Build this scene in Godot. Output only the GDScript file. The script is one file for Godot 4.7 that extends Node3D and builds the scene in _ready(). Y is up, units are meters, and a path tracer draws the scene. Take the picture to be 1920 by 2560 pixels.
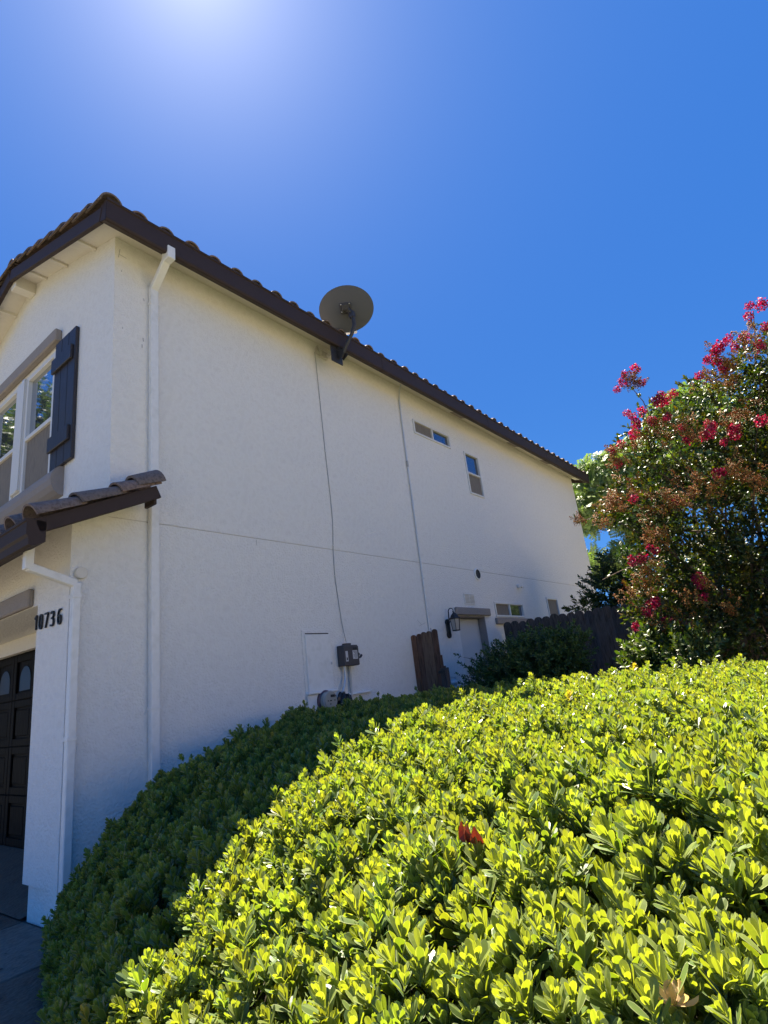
extends Node3D
# A stucco house seen along its side wall, a sheared hedge in front, a flowering tree on the right.
# World: the side wall is the plane x = 0 (outside is +x), the street front faces +z, y is up, metres.

const SUN := Vector3(-0.390, 0.876, -0.275)
const EXPOSURE := 5.2

var M := {}
var taken := {}
var rng := RandomNumberGenerator.new()
var hn := FastNoiseLite.new()

# ------------------------------------------------------------------ small helpers
func lin(r: float, g: float, b: float) -> Color:
	return Color(r, g, b).linear_to_srgb()

func noise_tex(seed_: int, freq: float, size: int, ramp = null, normal := false, strength := 4.0, kind := FastNoiseLite.TYPE_SIMPLEX_SMOOTH, oct := 4) -> NoiseTexture2D:
	var n := FastNoiseLite.new()
	n.noise_type = kind
	n.seed = seed_
	n.frequency = freq
	n.fractal_octaves = oct
	var t := NoiseTexture2D.new()
	t.width = size
	t.height = size
	t.seamless = true
	t.noise = n
	t.as_normal_map = normal
	t.bump_strength = strength
	if ramp != null:
		var g := Gradient.new()
		g.offsets = PackedFloat32Array(ramp[0])
		var cols := PackedColorArray()
		for c in ramp[1]:
			cols.append(c)
		g.colors = cols
		t.color_ramp = g
	return t

func mat(key: String, col: Color, rough := 0.7, metal := 0.0) -> StandardMaterial3D:
	var m := StandardMaterial3D.new()
	m.resource_name = key
	m.albedo_color = col
	m.roughness = rough
	m.metallic = metal
	M[key] = m
	return m

func tri_tex(m: StandardMaterial3D, tex: Texture2D, nrm: Texture2D, scale: Vector3, nscale := 1.0, world := true) -> void:
	m.uv1_triplanar = true
	m.uv1_world_triplanar = world
	m.uv1_scale = scale
	if tex != null:
		m.albedo_texture = tex
	if nrm != null:
		m.normal_enabled = true
		m.normal_texture = nrm
		m.normal_scale = nscale

func new_st() -> SurfaceTool:
	var st := SurfaceTool.new()
	st.begin(Mesh.PRIMITIVE_TRIANGLES)
	return st

func tri(st: SurfaceTool, a: Vector3, b: Vector3, c: Vector3, out: Vector3) -> void:
	var n := (b - a).cross(c - a)
	if n.length_squared() < 1e-16:
		return
	n = n.normalized()
	if n.dot(out) < 0.0:
		n = -n
		st.set_normal(n); st.add_vertex(a)
		st.set_normal(n); st.add_vertex(b)
		st.set_normal(n); st.add_vertex(c)
	else:
		st.set_normal(n); st.add_vertex(a)
		st.set_normal(n); st.add_vertex(c)
		st.set_normal(n); st.add_vertex(b)

func quad(st: SurfaceTool, a: Vector3, b: Vector3, c: Vector3, d: Vector3, out: Vector3) -> void:
	tri(st, a, b, c, out)
	tri(st, a, c, d, out)

# chamfered box: centre c, size s, chamfer v, turned by b
func box(st: SurfaceTool, c: Vector3, s: Vector3, v := 0.004, b := Basis()) -> void:
	var h := s * 0.5
	v = minf(v, minf(h.x, minf(h.y, h.z)) * 0.9)
	var P := {}
	for sx in [-1, 1]:
		for sy in [-1, 1]:
			for sz in [-1, 1]:
				var k := Vector3i(sx, sy, sz)
				var f := Vector3(sx * h.x, sy * h.y, sz * h.z)
				P[[k, 0]] = c + b * Vector3(f.x, f.y - sy * v, f.z - sz * v)
				P[[k, 1]] = c + b * Vector3(f.x - sx * v, f.y, f.z - sz * v)
				P[[k, 2]] = c + b * Vector3(f.x - sx * v, f.y - sy * v, f.z)
	for s1 in [-1, 1]:
		quad(st, P[[Vector3i(s1, -1, -1), 0]], P[[Vector3i(s1, 1, -1), 0]], P[[Vector3i(s1, 1, 1), 0]], P[[Vector3i(s1, -1, 1), 0]], b.x * s1)
		quad(st, P[[Vector3i(-1, s1, -1), 1]], P[[Vector3i(1, s1, -1), 1]], P[[Vector3i(1, s1, 1), 1]], P[[Vector3i(-1, s1, 1), 1]], b.y * s1)
		quad(st, P[[Vector3i(-1, -1, s1), 2]], P[[Vector3i(1, -1, s1), 2]], P[[Vector3i(1, 1, s1), 2]], P[[Vector3i(-1, 1, s1), 2]], b.z * s1)
		for s2 in [-1, 1]:
			quad(st, P[[Vector3i(s1, s2, -1), 0]], P[[Vector3i(s1, s2, 1), 0]], P[[Vector3i(s1, s2, 1), 1]], P[[Vector3i(s1, s2, -1), 1]], b.x * s1 + b.y * s2)
			quad(st, P[[Vector3i(s1, -1, s2), 0]], P[[Vector3i(s1, 1, s2), 0]], P[[Vector3i(s1, 1, s2), 2]], P[[Vector3i(s1, -1, s2), 2]], b.x * s1 + b.z * s2)
			quad(st, P[[Vector3i(-1, s1, s2), 1]], P[[Vector3i(1, s1, s2), 1]], P[[Vector3i(1, s1, s2), 2]], P[[Vector3i(-1, s1, s2), 2]], b.y * s1 + b.z * s2)
			for s3 in [-1, 1]:
				var k2 := Vector3i(s1, s2, s3)
				tri(st, P[[k2, 0]], P[[k2, 1]], P[[k2, 2]], b.x * s1 + b.y * s2 + b.z * s3)

func span(st: SurfaceTool, a: Vector3, b: Vector3, v := 0.004) -> void:
	box(st, (a + b) * 0.5, (b - a).abs(), v)

# bar of rectangular section from p to q; w across (towards side), h along up
func bar(st: SurfaceTool, p: Vector3, q: Vector3, w: float, h: float, up := Vector3.UP, v := 0.004) -> void:
	var z := (q - p).normalized()
	var x := up.cross(z).normalized()
	var y := z.cross(x)
	box(st, (p + q) * 0.5, Vector3(w, h, (q - p).length()), v, Basis(x, y, z))

func tube(st: SurfaceTool, pts: Array, radii: Array, sides := 8, caps := true) -> void:
	var rings := []
	var last := Vector3.ZERO
	for i in pts.size():
		var d: Vector3 = (pts[mini(i + 1, pts.size() - 1)] - pts[maxi(i - 1, 0)]).normalized()
		var x := last - d * last.dot(d) if last.length() > 0.1 else Vector3.ZERO
		if x.length() < 0.05:
			x = d.cross(Vector3.UP if absf(d.y) < 0.9 else Vector3.RIGHT)
		x = x.normalized()
		last = x
		var y := d.cross(x)
		var ring := []
		for k in sides:
			var a := TAU * k / sides
			var n := x * cos(a) + y * sin(a)
			ring.append([pts[i] + n * radii[mini(i, radii.size() - 1)], n])
		rings.append(ring)
	for i in rings.size() - 1:
		for k in sides:
			var a0: Array = rings[i][k]
			var a1: Array = rings[i][(k + 1) % sides]
			var b0: Array = rings[i + 1][k]
			var b1: Array = rings[i + 1][(k + 1) % sides]
			for v in [a0, b1, a1, a0, b0, b1]:
				st.set_normal(v[1])
				st.add_vertex(v[0])
	if caps:
		for e in [0, rings.size() - 1]:
			var d2: Vector3 = (pts[1] - pts[0]) * -1.0 if e == 0 else pts[-1] - pts[-2]
			for k in range(1, sides - 1):
				tri(st, rings[e][0][0], rings[e][k][0], rings[e][k + 1][0], d2)

# surface of revolution about the y axis of t; profile = [radius, height] pairs
func lathe(st: SurfaceTool, prof: Array, segs: int, t: Transform3D, smooth := true) -> void:
	for i in prof.size() - 1:
		var p: Vector2 = prof[i]
		var q: Vector2 = prof[i + 1]
		var d := q - p
		for k in segs:
			var a := TAU * k / segs
			var b := TAU * (k + 1) / segs
			var A := Vector3(cos(a), 0, sin(a))
			var B := Vector3(cos(b), 0, sin(b))
			var nn := Vector2(d.y, -d.x).normalized()
			var vs := [A * p.x + Vector3.UP * p.y, B * p.x + Vector3.UP * p.y, B * q.x + Vector3.UP * q.y, A * q.x + Vector3.UP * q.y]
			var mid := (A + B).normalized()
			if smooth:
				var ns := [A, B, B, A]
				for j in [0, 1, 2, 0, 2, 3]:
					if (j == 1 and p.x < 1e-5) or (j == 3 and q.x < 1e-5):
						pass
					st.set_normal((t.basis * (ns[j] * nn.x + Vector3.UP * nn.y)).normalized())
					st.add_vertex(t * vs[j])
			else:
				quad(st, t * vs[0], t * vs[1], t * vs[2], t * vs[3], t.basis * (mid * nn.x + Vector3.UP * nn.y))

func put(st: SurfaceTool, called: String, m: Material, parent: Node) -> MeshInstance3D:
	var o := MeshInstance3D.new()
	o.mesh = st.commit()
	o.name = called
	o.material_override = m
	parent.add_child(o, true)
	return o

func put_mesh(mesh: Mesh, called: String, m: Material, parent: Node, t := Transform3D()) -> MeshInstance3D:
	var o := MeshInstance3D.new()
	o.mesh = mesh
	o.name = called
	o.material_override = m
	o.transform = t
	parent.add_child(o, true)
	return o

func numbered(called: String) -> String:
	if not taken.has(called):
		taken[called] = 0
		return called
	taken[called] += 1
	return "%s_%03d" % [called, taken[called]]

func thing(called: String, label: String, category: String, at := Vector3.ZERO, group := "") -> Node3D:
	var o := Node3D.new()
	o.name = numbered(called)
	o.position = at
	add_child(o)
	o.set_meta("label", label)
	o.set_meta("category", category)
	if group != "":
		o.set_meta("group", group)
	return o

func part(called: String, parent: Node, at := Vector3.ZERO) -> Node3D:
	var o := Node3D.new()
	o.name = called
	o.position = at
	parent.add_child(o, true)
	return o

func structure(st: SurfaceTool, called: String, m: Material) -> MeshInstance3D:
	var o := put(st, called, m, self)
	o.set_meta("kind", "structure")
	return o

func copies(mesh: Mesh, called: String, m: Material, parent: Node, xs: Array, cols = null) -> MultiMeshInstance3D:
	var mm := MultiMesh.new()
	mm.transform_format = MultiMesh.TRANSFORM_3D
	mm.use_colors = cols != null
	mm.mesh = mesh
	mm.instance_count = xs.size()
	for i in xs.size():
		mm.set_instance_transform(i, xs[i])
		if cols != null:
			mm.set_instance_color(i, cols[i])
	var o := MultiMeshInstance3D.new()
	o.multimesh = mm
	o.material_override = m
	o.name = called
	o.set_meta("kind", "stuff")
	parent.add_child(o, true)
	return o

func rnd(a: float, b: float) -> float:
	return rng.randf_range(a, b)

func rdir() -> Vector3:
	var z := rnd(-1, 1)
	var a := rnd(0, TAU)
	var s := sqrt(1 - z * z)
	return Vector3(s * cos(a), z, s * sin(a))

# a frame whose y axis is n, spun by a
func frame_y(n: Vector3, a: float) -> Basis:
	var x := n.cross(Vector3(0.3, 0.2, 0.93)).normalized()
	var z := x.cross(n).normalized()
	return Basis(x * cos(a) + z * sin(a), n, z * cos(a) - x * sin(a)).orthonormalized()

# ------------------------------------------------------------------ camera, sky, sun
func set_view() -> void:
	var cam := Camera3D.new()
	cam.name = "camera"
	var r := Vector3(0.77117534, -0.11647666, -0.62587681)
	var u := Vector3(0.26811717, 0.95110147, 0.15335961)
	var f := Vector3(-0.57740954, 0.28607547, -0.7646954)
	cam.transform = Transform3D(Basis(r, u, -f).orthonormalized(), Vector3(4.8, 1.368, 0.0))
	cam.fov = 83.687
	cam.near = 0.05
	cam.far = 900.0
	add_child(cam)
	cam.current = true

	var sun := DirectionalLight3D.new()
	sun.name = "sun"
	sun.light_energy = 1.6
	sun.light_color = Color(1.0, 0.955, 0.87)
	sun.light_angular_distance = 0.5
	sun.shadow_enabled = true
	sun.look_at_from_position(SUN * 50.0, Vector3.ZERO, Vector3(0, 0, 1))
	add_child(sun)

	# clear summer air: deeper blue overhead, paler towards the horizon, bright round the sun
	var w := 512
	var h := 256
	var im := Image.create(w, h, false, Image.FORMAT_RGBF)
	var s := SUN.normalized()
	for y in h:
		var el := PI * (0.5 - (y + 0.5) / h)
		for x in w:
			var az := TAU * (x + 0.5) / w
			var d := Vector3(sin(az) * cos(el), sin(el), -cos(az) * cos(el))
			var e := maxf(d.y, 0.0)
			var k := pow(1.0 - e, 4.0)
			var c := Vector3(0.040, 0.207, 0.715).lerp(Vector3(0.15, 0.47, 1.06), k)
			var th := rad_to_deg(acos(clampf(d.dot(s), -1, 1)))
			var g := 0.75 * exp(-th / 6.5) + 0.15 * exp(-th / 17.0)
			c += Vector3(1.0, 0.92, 0.80) * g
			if d.y < 0:
				c = Vector3(0.17, 0.19, 0.20)
			im.set_pixel(x, y, Color(c.x, c.y, c.z))
	var pm := PanoramaSkyMaterial.new()
	pm.panorama = ImageTexture.create_from_image(im)
	pm.energy_multiplier = 1.0 / EXPOSURE
	var sky := Sky.new()
	sky.sky_material = pm
	var env := Environment.new()
	env.background_mode = Environment.BG_SKY
	env.sky = sky
	env.tonemap_mode = Environment.TONE_MAPPER_LINEAR
	env.tonemap_exposure = EXPOSURE
	env.sdfgi_enabled = true
	env.ssao_enabled = true
	env.ssil_enabled = true
	var we := WorldEnvironment.new()
	we.name = "surroundings"
	we.environment = env
	add_child(we)

# ------------------------------------------------------------------ materials
func make_materials() -> void:
	var stucco_n := noise_tex(11, 0.030, 1024, null, true, 7.0, FastNoiseLite.TYPE_SIMPLEX_SMOOTH, 3)
	var stucco_c := noise_tex(12, 0.006, 1024, [[0.0, 0.45, 0.6, 1.0], [Color(0.965, 0.96, 0.955), Color(1, 1, 1), Color(0.99, 0.988, 0.985), Color(0.975, 0.972, 0.97)]], false, 1.0, FastNoiseLite.TYPE_SIMPLEX_SMOOTH, 5)
	var m := mat("stucco", lin(0.80, 0.778, 0.735), 0.92)
	tri_tex(m, stucco_c, stucco_n, Vector3(1.1, 1.1, 1.1), 0.95)
	m = mat("trim_taupe", lin(0.30, 0.26, 0.23), 0.85)
	tri_tex(m, stucco_c, stucco_n, Vector3(1.1, 1.1, 1.1), 0.4)
	m = mat("painted_wood_cream", lin(0.72, 0.68, 0.60), 0.7)
	tri_tex(m, stucco_c, null, Vector3(1.3, 1.3, 1.3))
	var wear := noise_tex(31, 0.012, 512, [[0.0, 0.5, 1.0], [Color(0.94, 0.94, 0.93), Color(1, 1, 1), Color(0.97, 0.97, 0.965)]])
	m = mat("white_metal", lin(0.80, 0.79, 0.76), 0.45)
	tri_tex(m, wear, null, Vector3(0.9, 0.9, 0.9))
	m = mat("white_vinyl", lin(0.70, 0.69, 0.66), 0.4)
	m = mat("brown_metal", lin(0.050, 0.035, 0.032), 0.62)
	m.metallic_specular = 0.3
	tri_tex(m, wear, null, Vector3(1.1, 1.1, 1.1))
	m = mat("joint", lin(0.58, 0.55, 0.51), 0.95)
	m = mat("groove", lin(0.10, 0.095, 0.09), 0.95)
	m = mat("shutter_paint", lin(0.036, 0.031, 0.035), 0.5)
	tri_tex(m, wear, noise_tex(33, 0.02, 512, null, true, 3.0), Vector3(2.5, 0.35, 2.5), 0.5)
	# clay / concrete roof tile
	for k in 3:
		var base: Color = [lin(0.20, 0.155, 0.135), lin(0.175, 0.142, 0.126), lin(0.235, 0.17, 0.14)][k]
		m = mat("tile%d" % k, base, 0.85)
		tri_tex(m, noise_tex(41 + k, 0.03, 512, [[0.0, 0.42, 0.6, 0.8, 1.0], [Color(0.55, 0.52, 0.5), Color(0.9, 0.88, 0.86), Color(1, 1, 1), Color(1.0, 0.93, 0.85), Color(0.75, 0.75, 0.75)]], false, 1.0, FastNoiseLite.TYPE_SIMPLEX_SMOOTH, 5), noise_tex(44, 0.06, 512, null, true, 3.0), Vector3(1.7, 1.7, 1.7), 0.6)
	# glass with a reflective film, faintly wavy
	m = mat("film_glass", lin(0.40, 0.44, 0.50), 0.03, 0.9)
	tri_tex(m, null, noise_tex(51, 0.012, 512, null, true, 1.0, FastNoiseLite.TYPE_SIMPLEX_SMOOTH, 2), Vector3(0.9, 2.2, 0.9), 0.06)
	m = mat("dark_glass", lin(0.16, 0.19, 0.24), 0.05, 0.85)
	tri_tex(m, null, noise_tex(52, 0.012, 512, null, true, 1.0, FastNoiseLite.TYPE_SIMPLEX_SMOOTH, 2), Vector3(0.9, 0.9, 0.9), 0.05)
	m = mat("dim_glass", lin(0.012, 0.014, 0.018), 0.3, 0.1)
	m.metallic_specular = 0.35
	m = mat("screen_mesh", lin(0.215, 0.185, 0.15), 0.9)
	tri_tex(m, noise_tex(53, 0.02, 512, [[0.0, 0.5, 1.0], [Color(0.82, 0.82, 0.82), Color(1, 1, 1), Color(0.9, 0.9, 0.9)]]), null, Vector3(3.0, 0.35, 3.0))
	m = mat("door_white", lin(0.66, 0.65, 0.62), 0.5)
	m = mat("garage_wood", lin(0.006, 0.0045, 0.0035), 0.6)
	m.metallic_specular = 0.2
	tri_tex(m, wear, noise_tex(33, 0.02, 512, null, true, 3.0), Vector3(2.0, 0.4, 2.0), 0.5)
	m = mat("black_iron", lin(0.018, 0.016, 0.015), 0.55)
	tri_tex(m, null, noise_tex(54, 0.08, 256, null, true, 3.0), Vector3(6, 6, 6), 0.5)
	m = mat("lamp_glass", lin(0.42, 0.38, 0.33), 0.25)
	m = mat("digit_black", lin(0.008, 0.008, 0.009), 0.5)
	m = mat("galvanised", lin(0.60, 0.61, 0.62), 0.4, 0.25)
	m = mat("cable_grey", lin(0.40, 0.39, 0.38), 0.6)
	m = mat("cable_white", lin(0.55, 0.52, 0.47), 0.6)
	m = mat("dish_grey", lin(0.078, 0.080, 0.084), 0.55)
	m = mat("dish_front", lin(0.14, 0.14, 0.14), 0.5)
	m = mat("mount_black", lin(0.035, 0.033, 0.034), 0.5)
	m = mat("box_grey", lin(0.062, 0.056, 0.058), 0.5)
	m = mat("label_white", lin(0.55, 0.55, 0.55), 0.6)
	m = mat("label_dark", lin(0.02, 0.02, 0.02), 0.6)
	m = mat("meter_face", lin(0.36, 0.34, 0.29), 0.5)
	m = mat("meter_ring", lin(0.16, 0.10, 0.11), 0.35, 0.7)
	m = mat("bag_black", lin(0.010, 0.010, 0.011), 0.4)
	m = mat("white_plastic", lin(0.72, 0.73, 0.76), 0.3)
	m.backlight_enabled = true
	m.backlight = Color(0.5, 0.5, 0.5)
	# weathered boards
	var grain := noise_tex(61, 0.016, 512, [[0.0, 0.35, 0.55, 0.75, 1.0], [Color(0.45, 0.42, 0.40), Color(0.85, 0.82, 0.8), Color(1, 1, 1), Color(0.8, 0.76, 0.74), Color(0.55, 0.5, 0.5)]], false, 1.0, FastNoiseLite.TYPE_SIMPLEX_SMOOTH, 5)
	var grain_n := noise_tex(62, 0.03, 512, null, true, 5.0)
	for k in 4:
		m = mat("picket%d" % k, [lin(0.105, 0.088, 0.078), lin(0.085, 0.073, 0.068), lin(0.125, 0.104, 0.09), lin(0.095, 0.085, 0.083)][k], 0.9)
		tri_tex(m, grain, grain_n, Vector3(4.0, 0.25, 4.0), 0.9, true)
		m = mat("brown_picket%d" % k, [lin(0.22, 0.105, 0.055), lin(0.15, 0.080, 0.050), lin(0.18, 0.115, 0.075), lin(0.13, 0.070, 0.045)][k], 0.9)
		tri_tex(m, grain, grain_n, Vector3(4.0, 0.25, 4.0), 0.9, true)
	# ground
	var dirt := noise_tex(71, 0.02, 1024, [[0.0, 0.4, 0.6, 1.0], [Color(0.6, 0.57, 0.52), Color(0.95, 0.93, 0.9), Color(1, 1, 1), Color(0.75, 0.78, 0.62)]], false, 1.0, FastNoiseLite.TYPE_SIMPLEX_SMOOTH, 6)
	m = mat("ground", lin(0.13, 0.125, 0.075), 0.95)
	tri_tex(m, dirt, noise_tex(72, 0.05, 512, null, true, 5.0), Vector3(0.3, 0.3, 0.3), 0.8)
	m = mat("bark_mulch", lin(0.050, 0.036, 0.026), 0.95)
	tri_tex(m, dirt, noise_tex(72, 0.05, 512, null, true, 5.0), Vector3(2.0, 2.0, 2.0), 1.0)
	var conc := noise_tex(73, 0.008, 1024, [[0.0, 0.4, 0.55, 0.75, 1.0], [Color(0.72, 0.71, 0.7), Color(0.95, 0.95, 0.95), Color(1, 1, 1), Color(0.92, 0.91, 0.9), Color(0.78, 0.77, 0.76)]], false, 1.0, FastNoiseLite.TYPE_SIMPLEX_SMOOTH, 6)
	for k in 2:
		m = mat("concrete%d" % k, [lin(0.15, 0.138, 0.118), lin(0.095, 0.083, 0.066)][k], 0.75)
		tri_tex(m, conc, noise_tex(74, 0.08, 512, null, true, 3.0), Vector3(0.55, 0.55, 0.55), 0.6)
	m = mat("stain_dark", lin(0.03, 0.03, 0.03), 0.7)
	# foliage: colours sit on the vertices and copies
	m = mat("hedge_leaf", Color(1, 1, 1), 0.33)
	m.metallic_specular = 0.6
	m.vertex_color_use_as_albedo = true
	m.backlight_enabled = true
	m.backlight = Color(1.0, 0.985, 0.36)
	m.cull_mode = BaseMaterial3D.CULL_DISABLED
	m = mat("leaf", Color(1, 1, 1), 0.42)
	m.vertex_color_use_as_albedo = true
	m.backlight_enabled = true
	m.backlight = Color(0.80, 0.85, 0.25)
	m.cull_mode = BaseMaterial3D.CULL_DISABLED
	m = mat("petal", Color(1, 1, 1), 0.6)
	m.vertex_color_use_as_albedo = true
	m.backlight_enabled = true
	m.backlight = Color(0.9, 0.30, 0.62)
	m.cull_mode = BaseMaterial3D.CULL_DISABLED
	m = mat("seed", Color(1, 1, 1), 0.7)
	m.backlight_enabled = true
	m.backlight = Color(0.75, 0.38, 0.10)
	m.vertex_color_use_as_albedo = true
	m = mat("twig", lin(0.040, 0.028, 0.020), 0.9)
	m = mat("bark", lin(0.20, 0.14, 0.10), 0.8)
	tri_tex(m, grain, grain_n, Vector3(3.0, 0.6, 3.0), 0.8)
	m = mat("dead_leaf_red", lin(0.15, 0.030, 0.012), 0.6)
	m.backlight_enabled = true
	m.backlight = Color(0.35, 0.10, 0.04)
	m.cull_mode = BaseMaterial3D.CULL_DISABLED
	m = mat("dead_leaf_tan", lin(0.56, 0.40, 0.22), 0.7)
	m.backlight_enabled = true
	m.backlight = Color(0.8, 0.65, 0.4)
	m.cull_mode = BaseMaterial3D.CULL_DISABLED
	m = mat("neighbour_wall", lin(0.62, 0.54, 0.43), 0.9)
	tri_tex(m, stucco_c, stucco_n, Vector3(0.62, 0.62, 0.62), 0.8)

# ------------------------------------------------------------------ setting
func build_ground() -> void:
	var st := new_st()
	quad(st, Vector3(-300, -0.03, -300), Vector3(300, -0.03, -300), Vector3(300, -0.03, 300), Vector3(-300, -0.03, 300), Vector3.UP)
	structure(st, "ground", M.ground)
	st = new_st()
	var n := 24
	for i in n:
		for j in n:
			var f := func(a: int, b: int) -> Vector3:
				var x: float = 0.0 + 7.0 * a / n
				var z: float = -10.5 + 9.9 * b / n
				return Vector3(x, -0.015 + 0.25 * smoothstep(-4.0, -9.0, z) + 0.02 * hn.get_noise_2d(x * 9.0, z * 9.0), z)
			quad(st, f.call(i, j), f.call(i + 1, j), f.call(i + 1, j + 1), f.call(i, j + 1), Vector3.UP)
	structure(st, "planting_bed", M.bark_mulch)
	# driveway: a bed with separate slabs on it
	st = new_st()
	quad(st, Vector3(-8, -0.022, -2.72), Vector3(4.2, -0.022, -2.72), Vector3(4.2, -0.022, 12), Vector3(-8, -0.022, 12), Vector3.UP)
	var d := structure(st, "driveway", M.groove)
	var zs := [[-2.034, 0.9], [0.915, 3.9], [3.915, 7.9]]
	for xr in [[-7.6, -4.1], [-4.085, -0.535], [-0.52, 0.50], [0.515, 4.1]]:
		for zr in zs:
			var x1: float = xr[1]
			var s2 := new_st()
			var a := Vector3(xr[0], -0.03, zr[0])
			var b := Vector3(x1, 0.0 if xr[0] != -0.52 else 0.002, zr[1])
			span(s2, a, b, 0.006)
			put(s2, "slab", M.concrete0 if xr[0] == -0.52 else M.concrete1, d)
	# apron inside the garage opening rises to the door
	var s3 := new_st()
	quad(s3, Vector3(-5.6, 0.0, -2.046), Vector3(-0.62, 0.0, -2.046), Vector3(-0.62, 0.17, -2.74), Vector3(-5.6, 0.17, -2.74), Vector3.UP)
	put(s3, "threshold", M.concrete1, d)
	for p in [[0.22, -1.90, 0.03], [0.30, -1.60, 0.022], [-0.1, -1.5, 0.015], [0.75, -1.45, 0.02], [0.62, -1.25, 0.014], [0.05, -1.72, 0.01]]:
		var s4 := new_st()
		var c := Vector3(p[0], 0.006, p[1])
		for k in 12:
			var r0: float = p[2] * (0.8 + 0.5 * hn.get_noise_2d(k * 31.0, p[0] * 900.0))
			var r1: float = p[2] * (0.8 + 0.5 * hn.get_noise_2d(((k + 1) % 12) * 31.0, p[0] * 900.0))
			tri(s4, c, c + Vector3(cos(TAU * k / 12), 0, sin(TAU * k / 12)) * r0, c + Vector3(cos(TAU * (k + 1) / 12), 0, sin(TAU * (k + 1) / 12)) * r1, Vector3.UP)
		put(s4, "oil_spot", M.stain_dark, d)

# ------------------------------------------------------------------ house
# a wall slab with rectangular openings. o = origin, u = along, v = up, n = outwards, holes = [u0, u1, v0, v1]
func wall(st: SurfaceTool, o: Vector3, u: Vector3, v: Vector3, n: Vector3, w: float, h: float, holes: Array, th := 0.16) -> void:
	var us := [0.0, w]
	var vs := [0.0, h]
	for q in holes:
		us.append(q[0]); us.append(q[1]); vs.append(q[2]); vs.append(q[3])
	us.sort()
	vs.sort()
	var P := func(a: float, b: float, d: float) -> Vector3:
		return o + u * a + v * b - n * d
	for i in us.size() - 1:
		for j in vs.size() - 1:
			if us[i + 1] - us[i] < 1e-5 or vs[j + 1] - vs[j] < 1e-5:
				continue
			var cu: float = (us[i] + us[i + 1]) / 2
			var cv: float = (vs[j] + vs[j + 1]) / 2
			var solid := true
			for q in holes:
				if cu > q[0] and cu < q[1] and cv > q[2] and cv < q[3]:
					solid = false
			if solid:
				quad(st, P.call(us[i], vs[j], 0.0), P.call(us[i + 1], vs[j], 0.0), P.call(us[i + 1], vs[j + 1], 0.0), P.call(us[i], vs[j + 1], 0.0), n)
				quad(st, P.call(us[i], vs[j], th), P.call(us[i + 1], vs[j], th), P.call(us[i + 1], vs[j + 1], th), P.call(us[i], vs[j + 1], th), -n)
	for q in holes + [[0.0, w, 0.0, h]]:
		var inward := 1.0 if q[1] - q[0] < w - 1e-4 else -1.0
		quad(st, P.call(q[0], q[2], 0.0), P.call(q[0], q[3], 0.0), P.call(q[0], q[3], th), P.call(q[0], q[2], th), u * inward)
		quad(st, P.call(q[1], q[2], 0.0), P.call(q[1], q[3], 0.0), P.call(q[1], q[3], th), P.call(q[1], q[2], th), -u * inward)
		quad(st, P.call(q[0], q[2], 0.0), P.call(q[1], q[2], 0.0), P.call(q[1], q[2], th), P.call(q[0], q[2], th), v * inward)
		quad(st, P.call(q[0], q[3], 0.0), P.call(q[1], q[3], 0.0), P.call(q[1], q[3], th), P.call(q[0], q[3], th), -v * inward)

# a vinyl window in its opening; local axes: x right, y up, z out. split "h" = panes side by side, "v" = one above the other
func window(parent: Node, t: Transform3D, w: float, h: float, split: String, glass: Material, screen_first: bool, fr := 0.035) -> Node3D:
	var o := part("window", parent)
	o.transform = t
	var st := new_st()
	for s in [-1, 1]:
		box(st, Vector3(s * (w / 2 - fr / 2), 0, -0.01), Vector3(fr, h, 0.06), 0.004)
		box(st, Vector3(0, s * (h / 2 - fr / 2), -0.01), Vector3(w - 2 * fr, fr, 0.057), 0.004)
	put(st, "frame", M.white_vinyl, o)
	st = new_st()
	if split == "h":
		box(st, Vector3(0, 0, -0.008), Vector3(fr, h - 2 * fr, 0.05), 0.003)
	else:
		box(st, Vector3(0, 0, -0.008), Vector3(w - 2 * fr, fr, 0.05), 0.003)
	put(st, "meeting_rail", M.white_vinyl, o)
	for k in 2:
		var c: Vector3
		var s2: Vector3
		if split == "h":
			s2 = Vector3((w - 3 * fr) / 2, h - 2 * fr, 0.006)
			c = Vector3((k * 2 - 1) * (s2.x + fr) / 2, 0, 0)
		else:
			s2 = Vector3(w - 2 * fr, (h - 3 * fr) / 2, 0.006)
			c = Vector3(0, (1 - k * 2) * (s2.y + fr) / 2, 0)
		var with_screen := (k == 0) == screen_first
		# sash lining, then glass, and a fly screen on the sliding half
		st = new_st()
		box(st, c + Vector3(0, 0, -0.028), s2 + Vector3(0.01, 0.01, 0), 0.001)
		put(st, "pane", glass, o)
		if with_screen:
			st = new_st()
			box(st, c + Vector3(0, 0, -0.012), s2 + Vector3(0.004, 0.004, -0.003), 0.001)
			put(st, "fly_screen", M.screen_mesh, o)
	return o

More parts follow.
